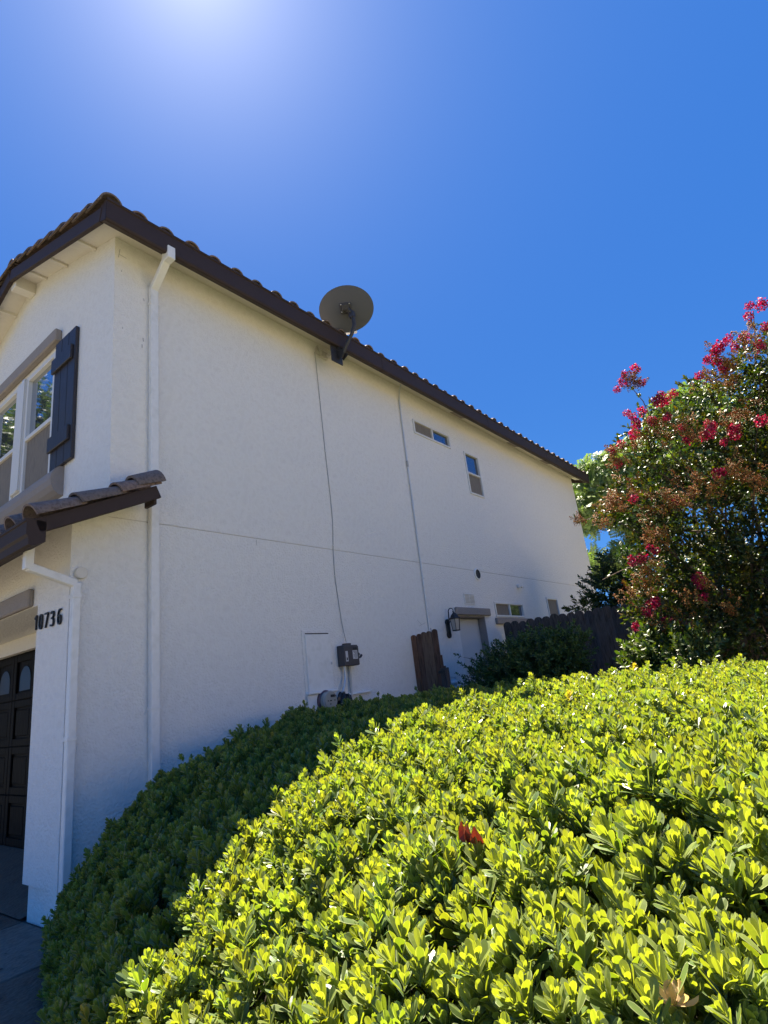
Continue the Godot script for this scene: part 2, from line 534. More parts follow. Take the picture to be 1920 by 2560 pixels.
# barrel tile: half round shell along +x, wide end at x = 0
func tile_mesh(length: float, r0: float, r1: float, th := 0.016, flat := 1.0, segs := 12, stop := false) -> ArrayMesh:
	var st := new_st()
	var ring := func(x: float, r: float, k: int) -> Vector3:
		var a := PI * (k / float(segs))
		return Vector3(x, sin(a) * r * flat, cos(a) * r)
	for k in segs:
		for side in [0, 1]:
			var a0: float = r0 - th * side
			var a1: float = r1 - th * side
			var vs := [ring.call(0.0, a0, k), ring.call(0.0, a0, k + 1), ring.call(length, a1, k + 1), ring.call(length, a1, k)]
			var sg := 1.0 if side == 0 else -1.0
			for j in ([0, 1, 2, 0, 2, 3] if side == 0 else [0, 2, 1, 0, 3, 2]):
				var v: Vector3 = vs[j]
				st.set_normal(Vector3(0, v.y / flat, v.z).normalized() * sg)
				st.add_vertex(v)
		quad(st, ring.call(0.0, r0, k), ring.call(0.0, r0, k + 1), ring.call(0.0, r0 - th, k + 1), ring.call(0.0, r0 - th, k), Vector3.LEFT)
		quad(st, ring.call(length, r1, k), ring.call(length, r1, k + 1), ring.call(length, r1 - th, k + 1), ring.call(length, r1 - th, k), Vector3.RIGHT)
	if stop:   # mortar bird stop a little inside the mouth
		for k in range(0, segs):
			tri(st, Vector3(0.03, 0, 0), ring.call(0.03, r0 - th * 0.5, k), ring.call(0.03, r0 - th * 0.5, k + 1), Vector3.LEFT)
	for e in [0, segs]:
		quad(st, ring.call(0.0, r0, e), ring.call(length, r1, e), ring.call(length, r1 - th, e), ring.call(0.0, r0 - th, e), Vector3.DOWN)
	return st.commit()

func build_house() -> void:
	var H := thing("house", "two-storey cream stucco house with dark tile roof, left of the hedge", "house")
	var zb := -14.88   # rear corner
	var zu := -2.347   # upper front wall
	var zg := -2.04    # garage front
	# --- walls
	var SX := Vector3(0, 0, -1)
	var st := new_st()
	# lower side wall from the garage front to the rear; u runs along -z
	var off := func(z: float) -> float: return zg - z
	var lower_holes := [[off.call(-7.95), off.call(-8.82), 0.25, 2.27], [off.call(-9.24), off.call(-10.40), 2.262, 2.535], [off.call(-11.58), off.call(-12.17), 1.85, 2.705]]
	wall(st, Vector3(0, 0.0, zg), SX, Vector3.UP, Vector3.RIGHT, zg - zb, 3.053, lower_holes)
	# upper strip of the side wall above the garage, below the shed roof
	put(st, "wall", M.stucco, H)
	st = new_st()
	var offu := func(z: float) -> float: return zu - z
	var upper_holes := [[offu.call(-7.45), offu.call(-8.60), 5.315 - 3.062, 5.585 - 3.062], [offu.call(-9.055), offu.call(-9.60), 4.54 - 3.062, 5.40 - 3.062]]
	wall(st, Vector3(0, 3.062, zu), SX, Vector3.UP, Vector3.RIGHT, zu - zb, 6.105 - 3.062, upper_holes)
	put(st, "wall", M.stucco, H)
	# recessed control joint between the two coats
	st = new_st()
	span(st, Vector3(-0.010, 3.045, zb), Vector3(-0.10, 3.071, zg - 0.17), 0.0)
	put(st, "control_joint", M.joint, H)
	st = new_st()
	span(st, Vector3(-0.004, 3.0535, zu + 0.001), Vector3(-0.15, 3.14, zg - 0.06), 0.0)
	put(st, "wall", M.stucco, H)
	# upper front gable wall, facing +z
	st = new_st()
	wall(st, Vector3(-4.18, 3.0, zu), Vector3.RIGHT, Vector3.UP, Vector3.BACK, 4.02, 3.0, [[4.18 - 3.09, 4.18 - 2.30, 0.72, 2.36], [4.18 - 2.05, 4.18 - 1.26, 0.72, 2.36]])
	for e in [0.0, 0.16]:
		tri(st, Vector3(-4.18, 6.0, zu - e), Vector3(-0.16, 6.0, zu - e), Vector3(-2.09, 6.76, zu - e), Vector3.BACK)
		tri(st, Vector3(-0.16, 6.0, zu - e), Vector3(-0.16, 6.16, zu - e), Vector3(-2.09, 6.76, zu - e), Vector3.BACK)
		tri(st, Vector3(-4.18, 6.0, zu - e), Vector3(-4.18, 6.10, zu - e), Vector3(-2.09, 6.76, zu - e), Vector3.BACK)
	put(st, "wall", M.stucco, H)
	st = new_st()
	span(st, Vector3(-0.16, 6.106, zu), Vector3(-0.0, 6.135, zu - 0.16), 0.0)
	put(st, "wall", M.stucco, H)
	# garage front
	st = new_st()
	span(st, Vector3(-0.60, 0.24, zg), Vector3(-0.16, 2.365, zg - 0.68), 0.0)
	put(st, "pier", M.stucco, H)
	st = new_st()
	span(st, Vector3(-6.6, 0.24, zg), Vector3(-5.4, 2.365, zg - 0.68), 0.0)
	put(st, "pier", M.stucco, H)
	st = new_st()
	span(st, Vector3(-6.6, 2.366, zg), Vector3(-0.16, 3.0, zg - 0.68), 0.0)
	put(st, "lintel", M.stucco, H)
	st = new_st()
	span(st, Vector3(-0.565, -0.02, zg - 0.03), Vector3(-0.03, 0.2395, zg - 0.66), 0.006)
	put(st, "foundation", M.stucco, H)
	st = new_st()
	span(st, Vector3(-6.6, -0.02, zg - 0.03), Vector3(-5.43, 0.2395, zg - 0.66), 0.006)
	put(st, "foundation", M.stucco, H)
	# rear and far walls close the body
	st = new_st()
	span(st, Vector3(-6.6, 0, zb), Vector3(-0.161, 3.0, zb + 0.16), 0.0)
	span(st, Vector3(-4.18, 3.0, zb), Vector3(-0.161, 6.02, zb + 0.16), 0.0)
	span(st, Vector3(-6.6, 0, zb + 0.161), Vector3(-6.44, 2.94, zg - 0.7), 0.0)
	span(st, Vector3(-4.18, 3.0, zb + 0.161), Vector3(-4.02, 6.02, zu - 0.161), 0.0)
	span(st, Vector3(-6.6, 2.945, zb + 0.1), Vector3(-0.17, 2.99, zu - 0.17), 0.0)
	for e in [0.0, 0.16]:
		tri(st, Vector3(-4.18, 6.02, zb + e), Vector3(-0.161, 6.10, zb + e), Vector3(-2.09, 6.74, zb + e), Vector3.FORWARD)
	put(st, "wall", M.stucco, H)

	# --- openings on the side wall (seen from outside, right is -z)
	var bx := Basis(SX, Vector3.UP, Vector3.RIGHT)
	var w1 := window(H, Transform3D(bx, Vector3(0, 5.45, -8.025)), 1.146, 0.266, "h", M.dark_glass, true)
	w1.set_meta("label", "small sliding window just under the eave")
	var w2 := window(H, Transform3D(bx, Vector3(0, 4.97, -9.328)), 0.541, 0.856, "v", M.dark_glass, false)
	w2.set_meta("label", "upright window with blue upper pane and tan screen below")
	var w3 := window(H, Transform3D(bx, Vector3(0, 2.398, -9.82)), 1.156, 0.27, "h", M.dark_glass, true)
	w3.set_meta("label", "small sliding window beside the side door")
	var w4 := window(H, Transform3D(bx, Vector3(0, 2.277, -11.875)), 0.586, 0.85, "v", M.dark_glass, true)
	w4.set_meta("label", "window near the rear corner, half behind the fence")
	st = new_st()
	span(st, Vector3(0.001, 2.13, -10.50), Vector3(0.055, 2.245, -9.18), 0.012)
	put(st, "sill", M.trim_taupe, w3).transform = w3.transform.affine_inverse()
	# side door, set back
	var D := part("side_door", H)
	st = new_st()
	span(st, Vector3(-0.125, 0.25, -8.815), Vector3(-0.165, 2.235, -7.955), 0.003)
	put(st, "door_leaf", M.door_white, D)
	st = new_st()
	span(st, Vector3(0.001, 2.275, -8.99), Vector3(0.05, 2.40, -7.88), 0.012)
	put(st, "header", M.trim_taupe, D)
	st = new_st()
	span(st, Vector3(-0.12, 0.25, -8.813), Vector3(0.012, 2.268, -8.79), 0.004)
	span(st, Vector3(-0.12, 2.243, -8.788), Vector3(0.004, 2.266, -7.956), 0.004)
	put(st, "jamb", M.trim_taupe, D)
	st = new_st()
	box(st, Vector3(-0.108, 1.15, -8.06), Vector3(0.03, 0.06, 0.06), 0.01)
	put(st, "door_knob", M.galvanised, D)
	# --- front upper window pair
	var bz := Basis(Vector3.RIGHT, Vector3.UP, Vector3.BACK)
	var f1 := window(H, Transform3D(bz, Vector3(-1.655, 4.54, zu)), 0.786, 1.636, "v", M.film_glass, false, 0.05)
	f1.set_meta("label", "front window beside the shutter, upper pane mirroring trees")
	var f2 := window(H, Transform3D(bz, Vector3(-2.695, 4.54, zu)), 0.786, 1.636, "v", M.film_glass, false, 0.05)
	f2.set_meta("label", "front window at the left edge of the picture")
	st = new_st()
	span(st, Vector3(-2.30, 3.93, zu + 0.001), Vector3(-2.05, 5.36, zu + 0.035), 0.006)
	span(st, Vector3(-2.12, 3.93, zu + 0.036), Vector3(-2.05, 5.35, zu + 0.05), 0.004)
	put(st, "mullion", M.white_vinyl, H)
	st = new_st()
	span(st, Vector3(-3.3, 5.43, zu + 0.001), Vector3(-1.165, 5.585, zu + 0.075), 0.012)
	put(st, "window_header", M.trim_taupe, H)
	# moulded sill under the pair: a half round run with a flat end
	st = new_st()
	var prof := []
	for k in 9:
		var a := PI * k / 8.0
		prof.append(Vector2(0.13 * sin(a), 3.70 + 0.16 * cos(a)))
	for k in 8:
		quad(st, Vector3(-3.4, prof[k].y, zu + prof[k].x), Vector3(-0.95, prof[k].y, zu + prof[k].x), Vector3(-0.95, prof[k + 1].y, zu + prof[k + 1].x), Vector3(-3.4, prof[k + 1].y, zu + prof[k + 1].x), Vector3(0, cos(PI * (k + 0.5) / 8), sin(PI * (k + 0.5) / 8)))
		tri(st, Vector3(-0.95, 3.70, zu), Vector3(-0.95, prof[k].y, zu + prof[k].x), Vector3(-0.95, prof[k + 1].y, zu + prof[k + 1].x), Vector3.RIGHT)
	put(st, "window_sill", M.trim_taupe, H)
	# shutter: three boards and two battens
	var S := part("shutter", H)
	for k in 3:
		st = new_st()
		var x0: float = -1.215 + k * 0.166
		span(st, Vector3(x0, 3.86 + 0.004 * k, zu + 0.004), Vector3(x0 + 0.157, 5.40 - 0.003 * k, zu + 0.042), 0.005)
		put(st, "plank", M.shutter_paint, S)
	for y in [4.16, 5.10]:
		st = new_st()
		span(st, Vector3(-1.235, y - 0.085, zu + 0.043), Vector3(-0.765, y + 0.085, zu + 0.072), 0.005)
		put(st, "batten", M.shutter_paint, S)
	st = new_st()
	span(st, Vector3(-1.20, 3.90, zu + 0.001), Vector3(-0.74, 5.36, zu + 0.0035), 0.001)
	put(st, "backing", M.groove, S)

	# --- garage opening: taupe header, cream jamb board, panelled door
	st = new_st()
	span(st, Vector3(-5.6, 2.37, zg + 0.001), Vector3(-0.69, 2.53, zg + 0.05), 0.012)
	put(st, "garage_header", M.trim_taupe, H)
	st = new_st()
	span(st, Vector3(-5.4, 2.20, -2.72), Vector3(-0.60, 2.365, -2.64), 0.005)
	put(st, "door_stop", M.painted_wood_cream, H)
	var G := part("garage_door", H)
	st = new_st()
	span(st, Vector3(-5.4, 0.17, -2.80), Vector3(-0.60, 2.24, -2.75), 0.0)
	put(st, "door_leaf", M.garage_wood, G)
	var row_y := [0.18, 0.68, 1.18, 1.68, 2.19]
	for r in 4:
		for c in 8:
			var x0: float = -5.4 + c * 0.6
			var y0: float = row_y[r] + 0.05
			var y1: float = row_y[r + 1] - 0.05
			st = new_st()
			# raised rails round a recessed field
			span(st, Vector3(x0 + 0.005, y0 - 0.045, -2.749), Vector3(x0 + 0.085, y1 + 0.045, -2.725), 0.004)
			span(st, Vector3(x0 + 0.515, y0 - 0.045, -2.749), Vector3(x0 + 0.595, y1 + 0.045, -2.725), 0.004)
			span(st, Vector3(x0 + 0.086, y0 - 0.045, -2.749), Vector3(x0 + 0.514, y0 + 0.03, -2.727), 0.004)
			span(st, Vector3(x0 + 0.086, y1 - 0.03, -2.749), Vector3(x0 + 0.514, y1 + 0.045, -2.727), 0.004)
			if r < 3:
				span(st, Vector3(x0 + 0.12, y0 + 0.06, -2.749), Vector3(x0 + 0.48, y1 - 0.06, -2.735), 0.008)
			put(st, "panel", M.garage_wood, G)
			if r == 3:
				st = new_st()
				for k in 10:
					var a0 := PI * k / 10.0
					var a1 := PI * (k + 1) / 10.0
					quad(st, Vector3(x0 + 0.3 + 0.15 * cos(a0), y0 + 0.05, -2.742), Vector3(x0 + 0.3 + 0.15 * cos(a1), y0 + 0.05, -2.742), Vector3(x0 + 0.3 + 0.15 * cos(a1), y0 + 0.17 + 0.15 * sin(a1), -2.742), Vector3(x0 + 0.3 + 0.15 * cos(a0), y0 + 0.17 + 0.15 * sin(a0), -2.742), Vector3.BACK)
				put(st, "pane", M.dim_glass, G)

	# --- house number on the pier
	var font := SystemFont.new()
	font.font_names = PackedStringArray(["Droid Sans"])
	font.font_weight = 400
	var digits := ["1", "0", "7", "3", "6"]
	var dx := [-0.585, -0.490, -0.378, -0.265, -0.135]
	for k in 5:
		var tm := TextMesh.new()
		tm.text = digits[k]
		tm.font = font
		tm.font_size = 64
		tm.pixel_size = 0.00275
		tm.depth = 0.014
		var t := Transform3D(Basis().scaled(Vector3(0.80, 1.0, 1.0)), Vector3(dx[k], 2.212 - 0.005 * k, zg + 0.012))
		var nd := put_mesh(tm, "number_digit", M.digit_black, H, t)
		nd.set_meta("label", "black house number digit %s on the garage pier" % digits[k])

	# --- main roof
	var R := part("roof", H)
	var slope := 0.305
	var x_e := 0.33
	var y_e := 6.10
	var ridge_x := -2.09
	var yr := y_e + (x_e - ridge_x) * slope
	st = new_st()   # deck, both slopes, 3 cm thick, underside painted
	for e in [0.0, 0.03]:
		var up := Vector3(slope, 1, 0).normalized() * (1.0 if e == 0.0 else -1.0)
		quad(st, Vector3(x_e - 0.06, y_e + 0.02 - e, -2.125), Vector3(ridge_x, yr - e, -2.125), Vector3(ridge_x, yr - e, zb - 0.33), Vector3(x_e - 0.06, y_e + 0.02 - e, zb - 0.33), up)
		quad(st, Vector3(2 * ridge_x - x_e + 0.06, y_e + 0.02 - e, -2.125), Vector3(ridge_x, yr - e, -2.125), Vector3(ridge_x, yr - e, zb - 0.33), Vector3(2 * ridge_x - x_e + 0.06, y_e + 0.02 - e, zb - 0.33), Vector3(-slope, 1, 0) * (1.0 if e == 0.0 else -1.0))
	put(st, "roof_deck", M.painted_wood_cream, R)
	# soffit: boarding from the wall top out to the gutter, and under the front overhang
	st = new_st()
	quad(st, Vector3(-0.01, 6.098, zb - 0.32), Vector3(-0.01, 6.098, zu - 0.022), Vector3(0.252, 6.018, zu - 0.022), Vector3(0.252, 6.018, zb - 0.32), Vector3.DOWN)
	quad(st, Vector3(0.252, 6.018, zu - 0.02), Vector3(0.252, 6.018, -2.115), Vector3(ridge_x, 6.018 + (0.252 - ridge_x) * slope, -2.115), Vector3(ridge_x, 6.018 + (0.252 - ridge_x) * slope, zu - 0.02), Vector3.DOWN)
	quad(st, Vector3(2 * ridge_x - 0.252, 6.018, zu - 0.02), Vector3(2 * ridge_x - 0.252, 6.018, -2.115), Vector3(ridge_x, 6.018 + (0.252 - ridge_x) * slope, -2.115), Vector3(ridge_x, 6.018 + (0.252 - ridge_x) * slope, zu - 0.02), Vector3.DOWN)
	put(st, "soffit", M.painted_wood_cream, R)
	# lookouts under the front overhang, the ridge beam larger
	for x in [-0.42, -1.12, -1.70, -2.09, -2.62, -3.3]:
		st = new_st()
		var yl: float = 6.018 + (0.252 - (x if x > ridge_x else 2 * ridge_x - x)) * slope
		var big: bool = absf(x - ridge_x) < 0.01
		span(st, Vector3(x - (0.07 if big else 0.02), yl - (0.17 if big else 0.035), zu + 0.002), Vector3(x + (0.07 if big else 0.02), yl + (-0.01 if big else 0.012), -2.118), 0.004)
		put(st, "lookout", M.painted_wood_cream, R)
	# eave joints of the soffit boarding
	for z in [-8.9, -11.2, -12.95]:
		st = new_st()
		bar(st, Vector3(0.05, 6.076, z), Vector3(0.24, 6.017, z), 0.40, 0.008, Vector3.UP, 0.001)
		put(st, "soffit_vent", M.trim_taupe, R)
	# barge boards on the gable
	for sgn in [1, -1]:
		st = new_st()
		var xa: float = ridge_x + sgn * (0.27 - ridge_x)
		bar(st, Vector3(xa, 6.005, -2.09), Vector3(ridge_x + sgn * 0.012, 6.005 + (0.258 - ridge_x) * slope, -2.09), 0.045, 0.155, Vector3.UP, 0.006)
		put(st, "barge_board", M.brown_metal, R)
	# rear barge board
	st = new_st()
	bar(st, Vector3(0.27, 6.005, zb - 0.33), Vector3(ridge_x, 6.005 + (0.27 - ridge_x) * slope, zb - 0.33), 0.04, 0.15, Vector3.UP, 0.006)
	put(st, "barge_board", M.brown_metal, R)
	# gutter with a slanting bottom
	var gp := [Vector2(0.252, 6.12), Vector2(0.252, 5.935), Vector2(0.262, 5.928), Vector2(0.345, 5.885), Vector2(0.362, 5.888), Vector2(0.372, 5.905), Vector2(0.372, 6.105), Vector2(0.385, 6.115), Vector2(0.385, 6.135), Vector2(0.36, 6.135), Vector2(0.355, 6.12), Vector2(0.355, 5.91), Vector2(0.262, 5.95), Vector2(0.262, 6.12)]
	st = new_st()
	var z0 := -2.075
	var z1 := zb - 0.33
	for k in gp.size():
		var a: Vector2 = gp[k]
		var b: Vector2 = gp[(k + 1) % gp.size()]
		var nn := Vector3(-(b.y - a.y), (b.x - a.x), 0) * -1.0
		quad(st, Vector3(a.x, a.y, z0), Vector3(b.x, b.y, z0), Vector3(b.x, b.y, z1), Vector3(a.x, a.y, z1), nn)
	for e in [[z0, 1.0], [z1, -1.0]]:
		quad(st, Vector3(0.252, 6.12, e[0]), Vector3(0.252, 5.935, e[0]), Vector3(0.36, 5.887, e[0]), Vector3(0.372, 6.12, e[0]), Vector3(0, 0, e[1]))
	put(st, "gutter", M.brown_metal, R)
	for z in [-6.3, -9.6, -12.4]:
		st = new_st()
		span(st, Vector3(0.30, 5.892, z - 0.03), Vector3(0.3755, 6.13, z + 0.03), 0.002)
		put(st, "gutter_seam", M.brown_metal, R)
	# eave tiles, one by one, then the field behind as courses
	var tm0 := tile_mesh(0.42, 0.108, 0.092, 0.018, 0.92, 12, true)
	var n_t := 43
	for k in n_t:
		var z: float = -2.42 - 0.30 * k
		var t := Transform3D(Basis(Vector3.BACK, rnd(-0.02, 0.02)) * Basis(Vector3(-1, slope, 0).normalized(), Vector3(slope, 1, 0).normalized(), Vector3(0, 0, -1)), Vector3(0.338 + rnd(-0.012, 0.012), 6.108 + rnd(-0.005, 0.005), z))
		put_mesh(tm0, "roof_tile", M["tile%d" % rng.randi_range(0, 2)], R, t)
	# pans between them and the upper courses as one corrugated field
	var xs := []
	var tm1 := tile_mesh(0.42, 0.105, 0.088, 0.016, 1.0, 6)
	for row in range(0, 7):
		for k in n_t:
			var z: float = -2.42 - 0.30 * k
			if row > 0:
				var xx: float = 0.345 - 0.345 * row
				xs.append(Transform3D(Basis(Vector3(-1, slope, 0).normalized(), Vector3(slope, 1, 0).normalized(), Vector3(0, 0, -1)), Vector3(xx, 6.165 + 0.345 * row * slope, z)))
				var xm := 2 * ridge_x - xx
				xs.append(Transform3D(Basis(Vector3(1, slope, 0).normalized(), Vector3(-slope, 1, 0).normalized(), Vector3(0, 0, 1)), Vector3(xm, 6.165 + 0.345 * row * slope, z)))
	copies(tm1, "roof_tile_field", M.tile0, R, xs)
	# eave course of pans, seen as a dark line between crowns
	st = new_st()
	bar(st, Vector3(0.34, 6.135, -2.2), Vector3(0.34, 6.135, zb - 0.3), 0.03, 0.02, Vector3.UP, 0.003)
	put(st, "eave_closure", M.tile1, R)
	# rake tiles along the gable, overlapping upwards
	var tm2 := tile_mesh(0.37, 0.118, 0.092, 0.018, 0.95, 12)
	for sgn in [1, -1]:
		for k in 8:
			var f := 0.302 * k
			var xx: float = 0.345 - f
			var yy: float = 6.112 + f * slope
			var dirv := Vector3(-sgn, slope - 0.045, 0).normalized()
			var upv := Vector3(sgn * (slope - 0.045), 1, 0).normalized()
			var t := Transform3D(Basis(dirv, upv, dirv.cross(upv)), Vector3(xx if sgn > 0 else 2 * ridge_x - xx, yy + rnd(-0.004, 0.004), -2.135))
			put_mesh(tm2, "rake_tile", M["tile%d" % ((k * 5 + 1) % 3)], R, t)
	# ridge tiles
	for k in 40:
		put_mesh(tm0, "ridge_tile", M["tile%d" % (k % 3)], R, Transform3D(Basis(Vector3(0, 0, -1), Vector3.UP, Vector3(1, 0, 0)), Vector3(ridge_x, yr + 0.02, -2.06 - 0.32 * k)))
	# --- shed roof over the garage front
	var SR := part("garage_roof", H)
	var rs := 0.468
	var rx := 0.30
	st = new_st()
	for e in [0.0, 0.03]:
		quad(st, Vector3(rx - 0.02, 2.84 - e, -1.68), Vector3(-7.0, 2.84 - e, -1.68), Vector3(-7.0, 2.84 + rs * 0.665 - e, zu + 0.002), Vector3(rx - 0.02, 2.84 + rs * 0.665 - e, zu + 0.002), Vector3(0, 1, rs) * (1.0 if e == 0.0 else -1.0))
	# the strip that runs on past the corner
	for e in [0.0, 0.03]:
		quad(st, Vector3(rx - 0.02, 2.84 + rs * 0.665 - e, zu), Vector3(0.002, 2.84 + rs * 0.665 - e, zu), Vector3(0.002, 2.84 + rs * 0.95 - e, -2.63), Vector3(rx - 0.02, 2.84 + rs * 0.95 - e, -2.63), Vector3(0, 1, rs) * (1.0 if e == 0.0 else -1.0))
	put(st, "roof_deck", M.painted_wood_cream, SR)
	st = new_st()
	bar(st, Vector3(rx, 2.79, -1.655), Vector3(rx, 2.79 + rs * 0.985, -2.64), 0.04, 0.115, Vector3.UP, 0.005)
	put(st, "barge_board", M.brown_metal, SR)
	st = new_st()
	box(st, Vector3(rx - 0.1, 3.19, -2.625), Vector3(0.16, 0.10, 0.03), 0.004)
	put(st, "barge_return", M.brown_metal, SR)
	var tm3 := tile_mesh(0.40, 0.125, 0.10, 0.018, 0.9, 14)
	for k in 3:
		var dirv := Vector3(0, rs - 0.05, -1).normalized()
		var upv := Vector3(0, 1, rs - 0.05).normalized()
		var t := Transform3D(Basis(dirv, upv, dirv.cross(upv)), Vector3(rx - 0.055, 2.865 + rs * 0.325 * k, -1.635 - 0.325 * k))
		put_mesh(tm3, "rake_tile", M["tile%d" % (k % 3)], SR, t)
	var capd := Vector3(0, -(rs - 0.12), 1).normalized()
	var capu := Vector3(0, 1, rs - 0.12).normalized()
	put_mesh(tile_mesh(0.26, 0.140, 0.118, 0.020, 1.0, 14), "cap_tile", M.tile1, SR, Transform3D(Basis(capd, capu, capd.cross(capu)), Vector3(rx - 0.06, 3.345, -2.675)))
	# eave tiles of the shed roof
	for k in 22:
		var dirv := Vector3(0, rs, -1).normalized()
		var upv := Vector3(0, 1, rs).normalized()
		put_mesh(tile_mesh(0.42, 0.105, 0.088, 0.016, 1.0, 10) if k == 0 else tm0, "roof_tile", M["tile%d" % rng.randi_range(0, 2)], SR, Transform3D(Basis(dirv, upv, dirv.cross(upv)), Vector3(-0.08 - 0.30 * k, 2.865, -1.62)))
		put_mesh(tm0, "roof_tile", M["tile%d" % rng.randi_range(0, 2)], SR, Transform3D(Basis(dirv, upv, dirv.cross(upv)), Vector3(-0.08 - 0.30 * k, 2.875 + rs * 0.33, -1.95)))
	# front gutter of the shed roof
	st = new_st()
	var gq := [Vector2(-1.72, 2.83), Vector2(-1.72, 2.675), Vector2(-1.63, 2.635), Vector2(-1.605, 2.645), Vector2(-1.60, 2.70), Vector2(-1.585, 2.72), Vector2(-1.585, 2.815), Vector2(-1.575, 2.82), Vector2(-1.575, 2.84), Vector2(-1.60, 2.84)]
	for k in gq.size() - 1:
		var a: Vector2 = gq[k]
		var b: Vector2 = gq[k + 1]
		quad(st, Vector3(rx + 0.02, a.y, a.x), Vector3(rx + 0.02, b.y, b.x), Vector3(-7.0, b.y, b.x), Vector3(-7.0, a.y, a.x), Vector3(0, -0.5, 0.8))
	for k in range(1, gq.size() - 1):
		tri(st, Vector3(rx + 0.02, gq[0].y, gq[0].x), Vector3(rx + 0.02, gq[k].y, gq[k].x), Vector3(rx + 0.02, gq[k + 1].y, gq[k + 1].x), Vector3.RIGHT)
	put(st, "gutter", M.brown_metal, SR)

	# --- downspouts
	var DS := part("downspout", H)
	DS.set_meta("label", "tall white downspout from the main eave")
	st = new_st()
	span(st, Vector3(0.006, 0.35, -2.792), Vector3(0.066, 5.66, -2.710), 0.006)
	put(st, "pipe", M.white_metal, DS)
	st = new_st()
	bar(st, Vector3(0.036, 5.63, -2.751), Vector3(0.300, 5.86, -2.751), 0.080, 0.060, Vector3.UP, 0.006)
	put(st, "elbow", M.white_metal, DS)
	st = new_st()
	span(st, Vector3(0.268, 5.82, -2.793), Vector3(0.392, 5.97, -2.709), 0.006)
	put(st, "outlet", M.white_metal, DS)
	for y in [1.4, 3.5, 5.45]:
		st = new_st()
		span(st, Vector3(0.001, y - 0.012, -2.80), Vector3(0.0685, y + 0.012, -2.702), 0.002)
		put(st, "strap", M.white_metal, DS)
	var DG := part("downspout", H)
	DG.set_meta("label", "short white downspout bent back at the garage corner")
	st = new_st()
	span(st, Vector3(0.006, 0.12, -2.105), Vector3(0.066, 2.44, -2.043), 0.006)
	put(st, "pipe", M.white_metal, DG)
	st = new_st()
	bar(st, Vector3(0.036, 2.545, -1.71), Vector3(0.036, 2.43, -2.07), 0.061, 0.064, Vector3.UP, 0.006)
	put(st, "elbow", M.white_metal, DG)
	st = new_st()
	span(st, Vector3(0.005, 2.52, -1.745), Vector3(0.067, 2.70, -1.682), 0.006)
	put(st, "outlet", M.white_metal, DG)
	for y in [1.25, 2.33]:
		st = new_st()
		span(st, Vector3(0.001, y - 0.016, -2.109), Vector3(0.0685, y + 0.016, -2.040), 0.002)
		put(st, "strap", M.white_metal, DG)
	# round junction cover behind the elbow
	st = new_st()
	lathe(st, [Vector2(0.0, 0.03), Vector2(0.045, 0.03), Vector2(0.05, 0.024), Vector2(0.052, 0.0)], 18, Transform3D(Basis(Vector3.FORWARD, PI / 2) , Vector3(0.002, 2.53, -2.12)))
	put(st, "junction_cover", M.painted_wood_cream, H)

	# --- wall fittings
	st = new_st()   # round vent
	lathe(st, [Vector2(0.082, 0.024), Vector2(0.098, 0.022), Vector2(0.104, 0.014), Vector2(0.105, 0.0)], 20, Transform3D(Basis(Vector3.FORWARD, PI / 2), Vector3(0.001, 3.0, -8.81)))
	var vp := put(st, "vent_pipe", M.white_metal, H)
	st = new_st()
	lathe(st, [Vector2(0.0, 0.012), Vector2(0.083, 0.020)], 20, Transform3D(Basis(Vector3.FORWARD, PI / 2), Vector3(0.001, 3.0, -8.81)))
	put(st, "opening", M.label_dark, vp)
	var vg := part("vent_grille", H)
	st = new_st()
	span(st, Vector3(0.001, 2.465, -8.57), Vector3(0.012, 2.64, -8.23), 0.003)
	put(st, "frame", M.white_metal, vg)
	for k in 7:
		for s in 2:
			st = new_st()
			var y: float = 2.49 + k * 0.022
			bar(st, Vector3(0.013, y, -8.25 - s * 0.16), Vector3(0.013, y, -8.39 - s * 0.16), 0.010, 0.012, Vector3(0.5, 1, 0), 0.001)
			put(st, "slat", M.cable_white, vg)
	st = new_st()
	box(st, Vector3(0.03, 2.86, -10.32), Vector3(0.06, 0.07, 0.07), 0.012)
	box(st, Vector3(0.07, 2.85, -10.38), Vector3(0.05, 0.05, 0.09), 0.012)
	put(st, "motion_sensor", M.white_vinyl, H)
	for q in [[Vector3(0.0015, 5.97, -2.40), Vector3(0.0015, 5.86, -2.385), 0.006], [Vector3(0.0015, 5.90, -2.395), Vector3(0.0015, 5.895, -2.47), 0.005], [Vector3(0.0015, 5.50, -2.66), Vector3(0.0015, 5.47, -2.665), 0.008], [Vector3(0.0015, 5.02, -2.655), Vector3(0.0015, 4.98, -2.66), 0.010], [Vector3(0.0015, 4.94, -2.645), Vector3(0.0015, 4.90, -2.646), 0.009], [Vector3(0.0015, 5.72, -2.42), Vector3(0.0015, 5.70, -2.422), 0.006], [Vector3(0.0015, 5.05, -2.44), Vector3(0.0015, 5.03, -2.442), 0.006], [Vector3(0.0015, 2.15, -7.02), Vector3(0.0015, 2.10, -6.86), 0.004], [Vector3(0.0015, 2.19, -6.83), Vector3(0.0015, 2.12, -6.92), 0.004], [Vector3(0.0015, 2.98, -3.98), Vector3(0.0015, 3.04, -3.98), 0.005]]:
		st = new_st()
		bar(st, q[0], q[1], q[2], 0.002, Vector3.RIGHT, 0.0)
		put(st, "crack", M.stain_dark if q[2] > 0.01 else M.cable_grey, H)
	# flush electrical panel
	var EP := part("electrical_panel", H)
	st = new_st()
	span(st, Vector3(0.001, 1.33, -5.0), Vector3(0.012, 2.055, -4.54), 0.004)
	put(st, "flange", M.stucco, EP)
	st = new_st()
	span(st, Vector3(0.012, 1.375, -4.975), Vector3(0.030, 2.0, -4.575), 0.005)
	put(st, "panel_door", M.white_metal, EP)
	st = new_st()
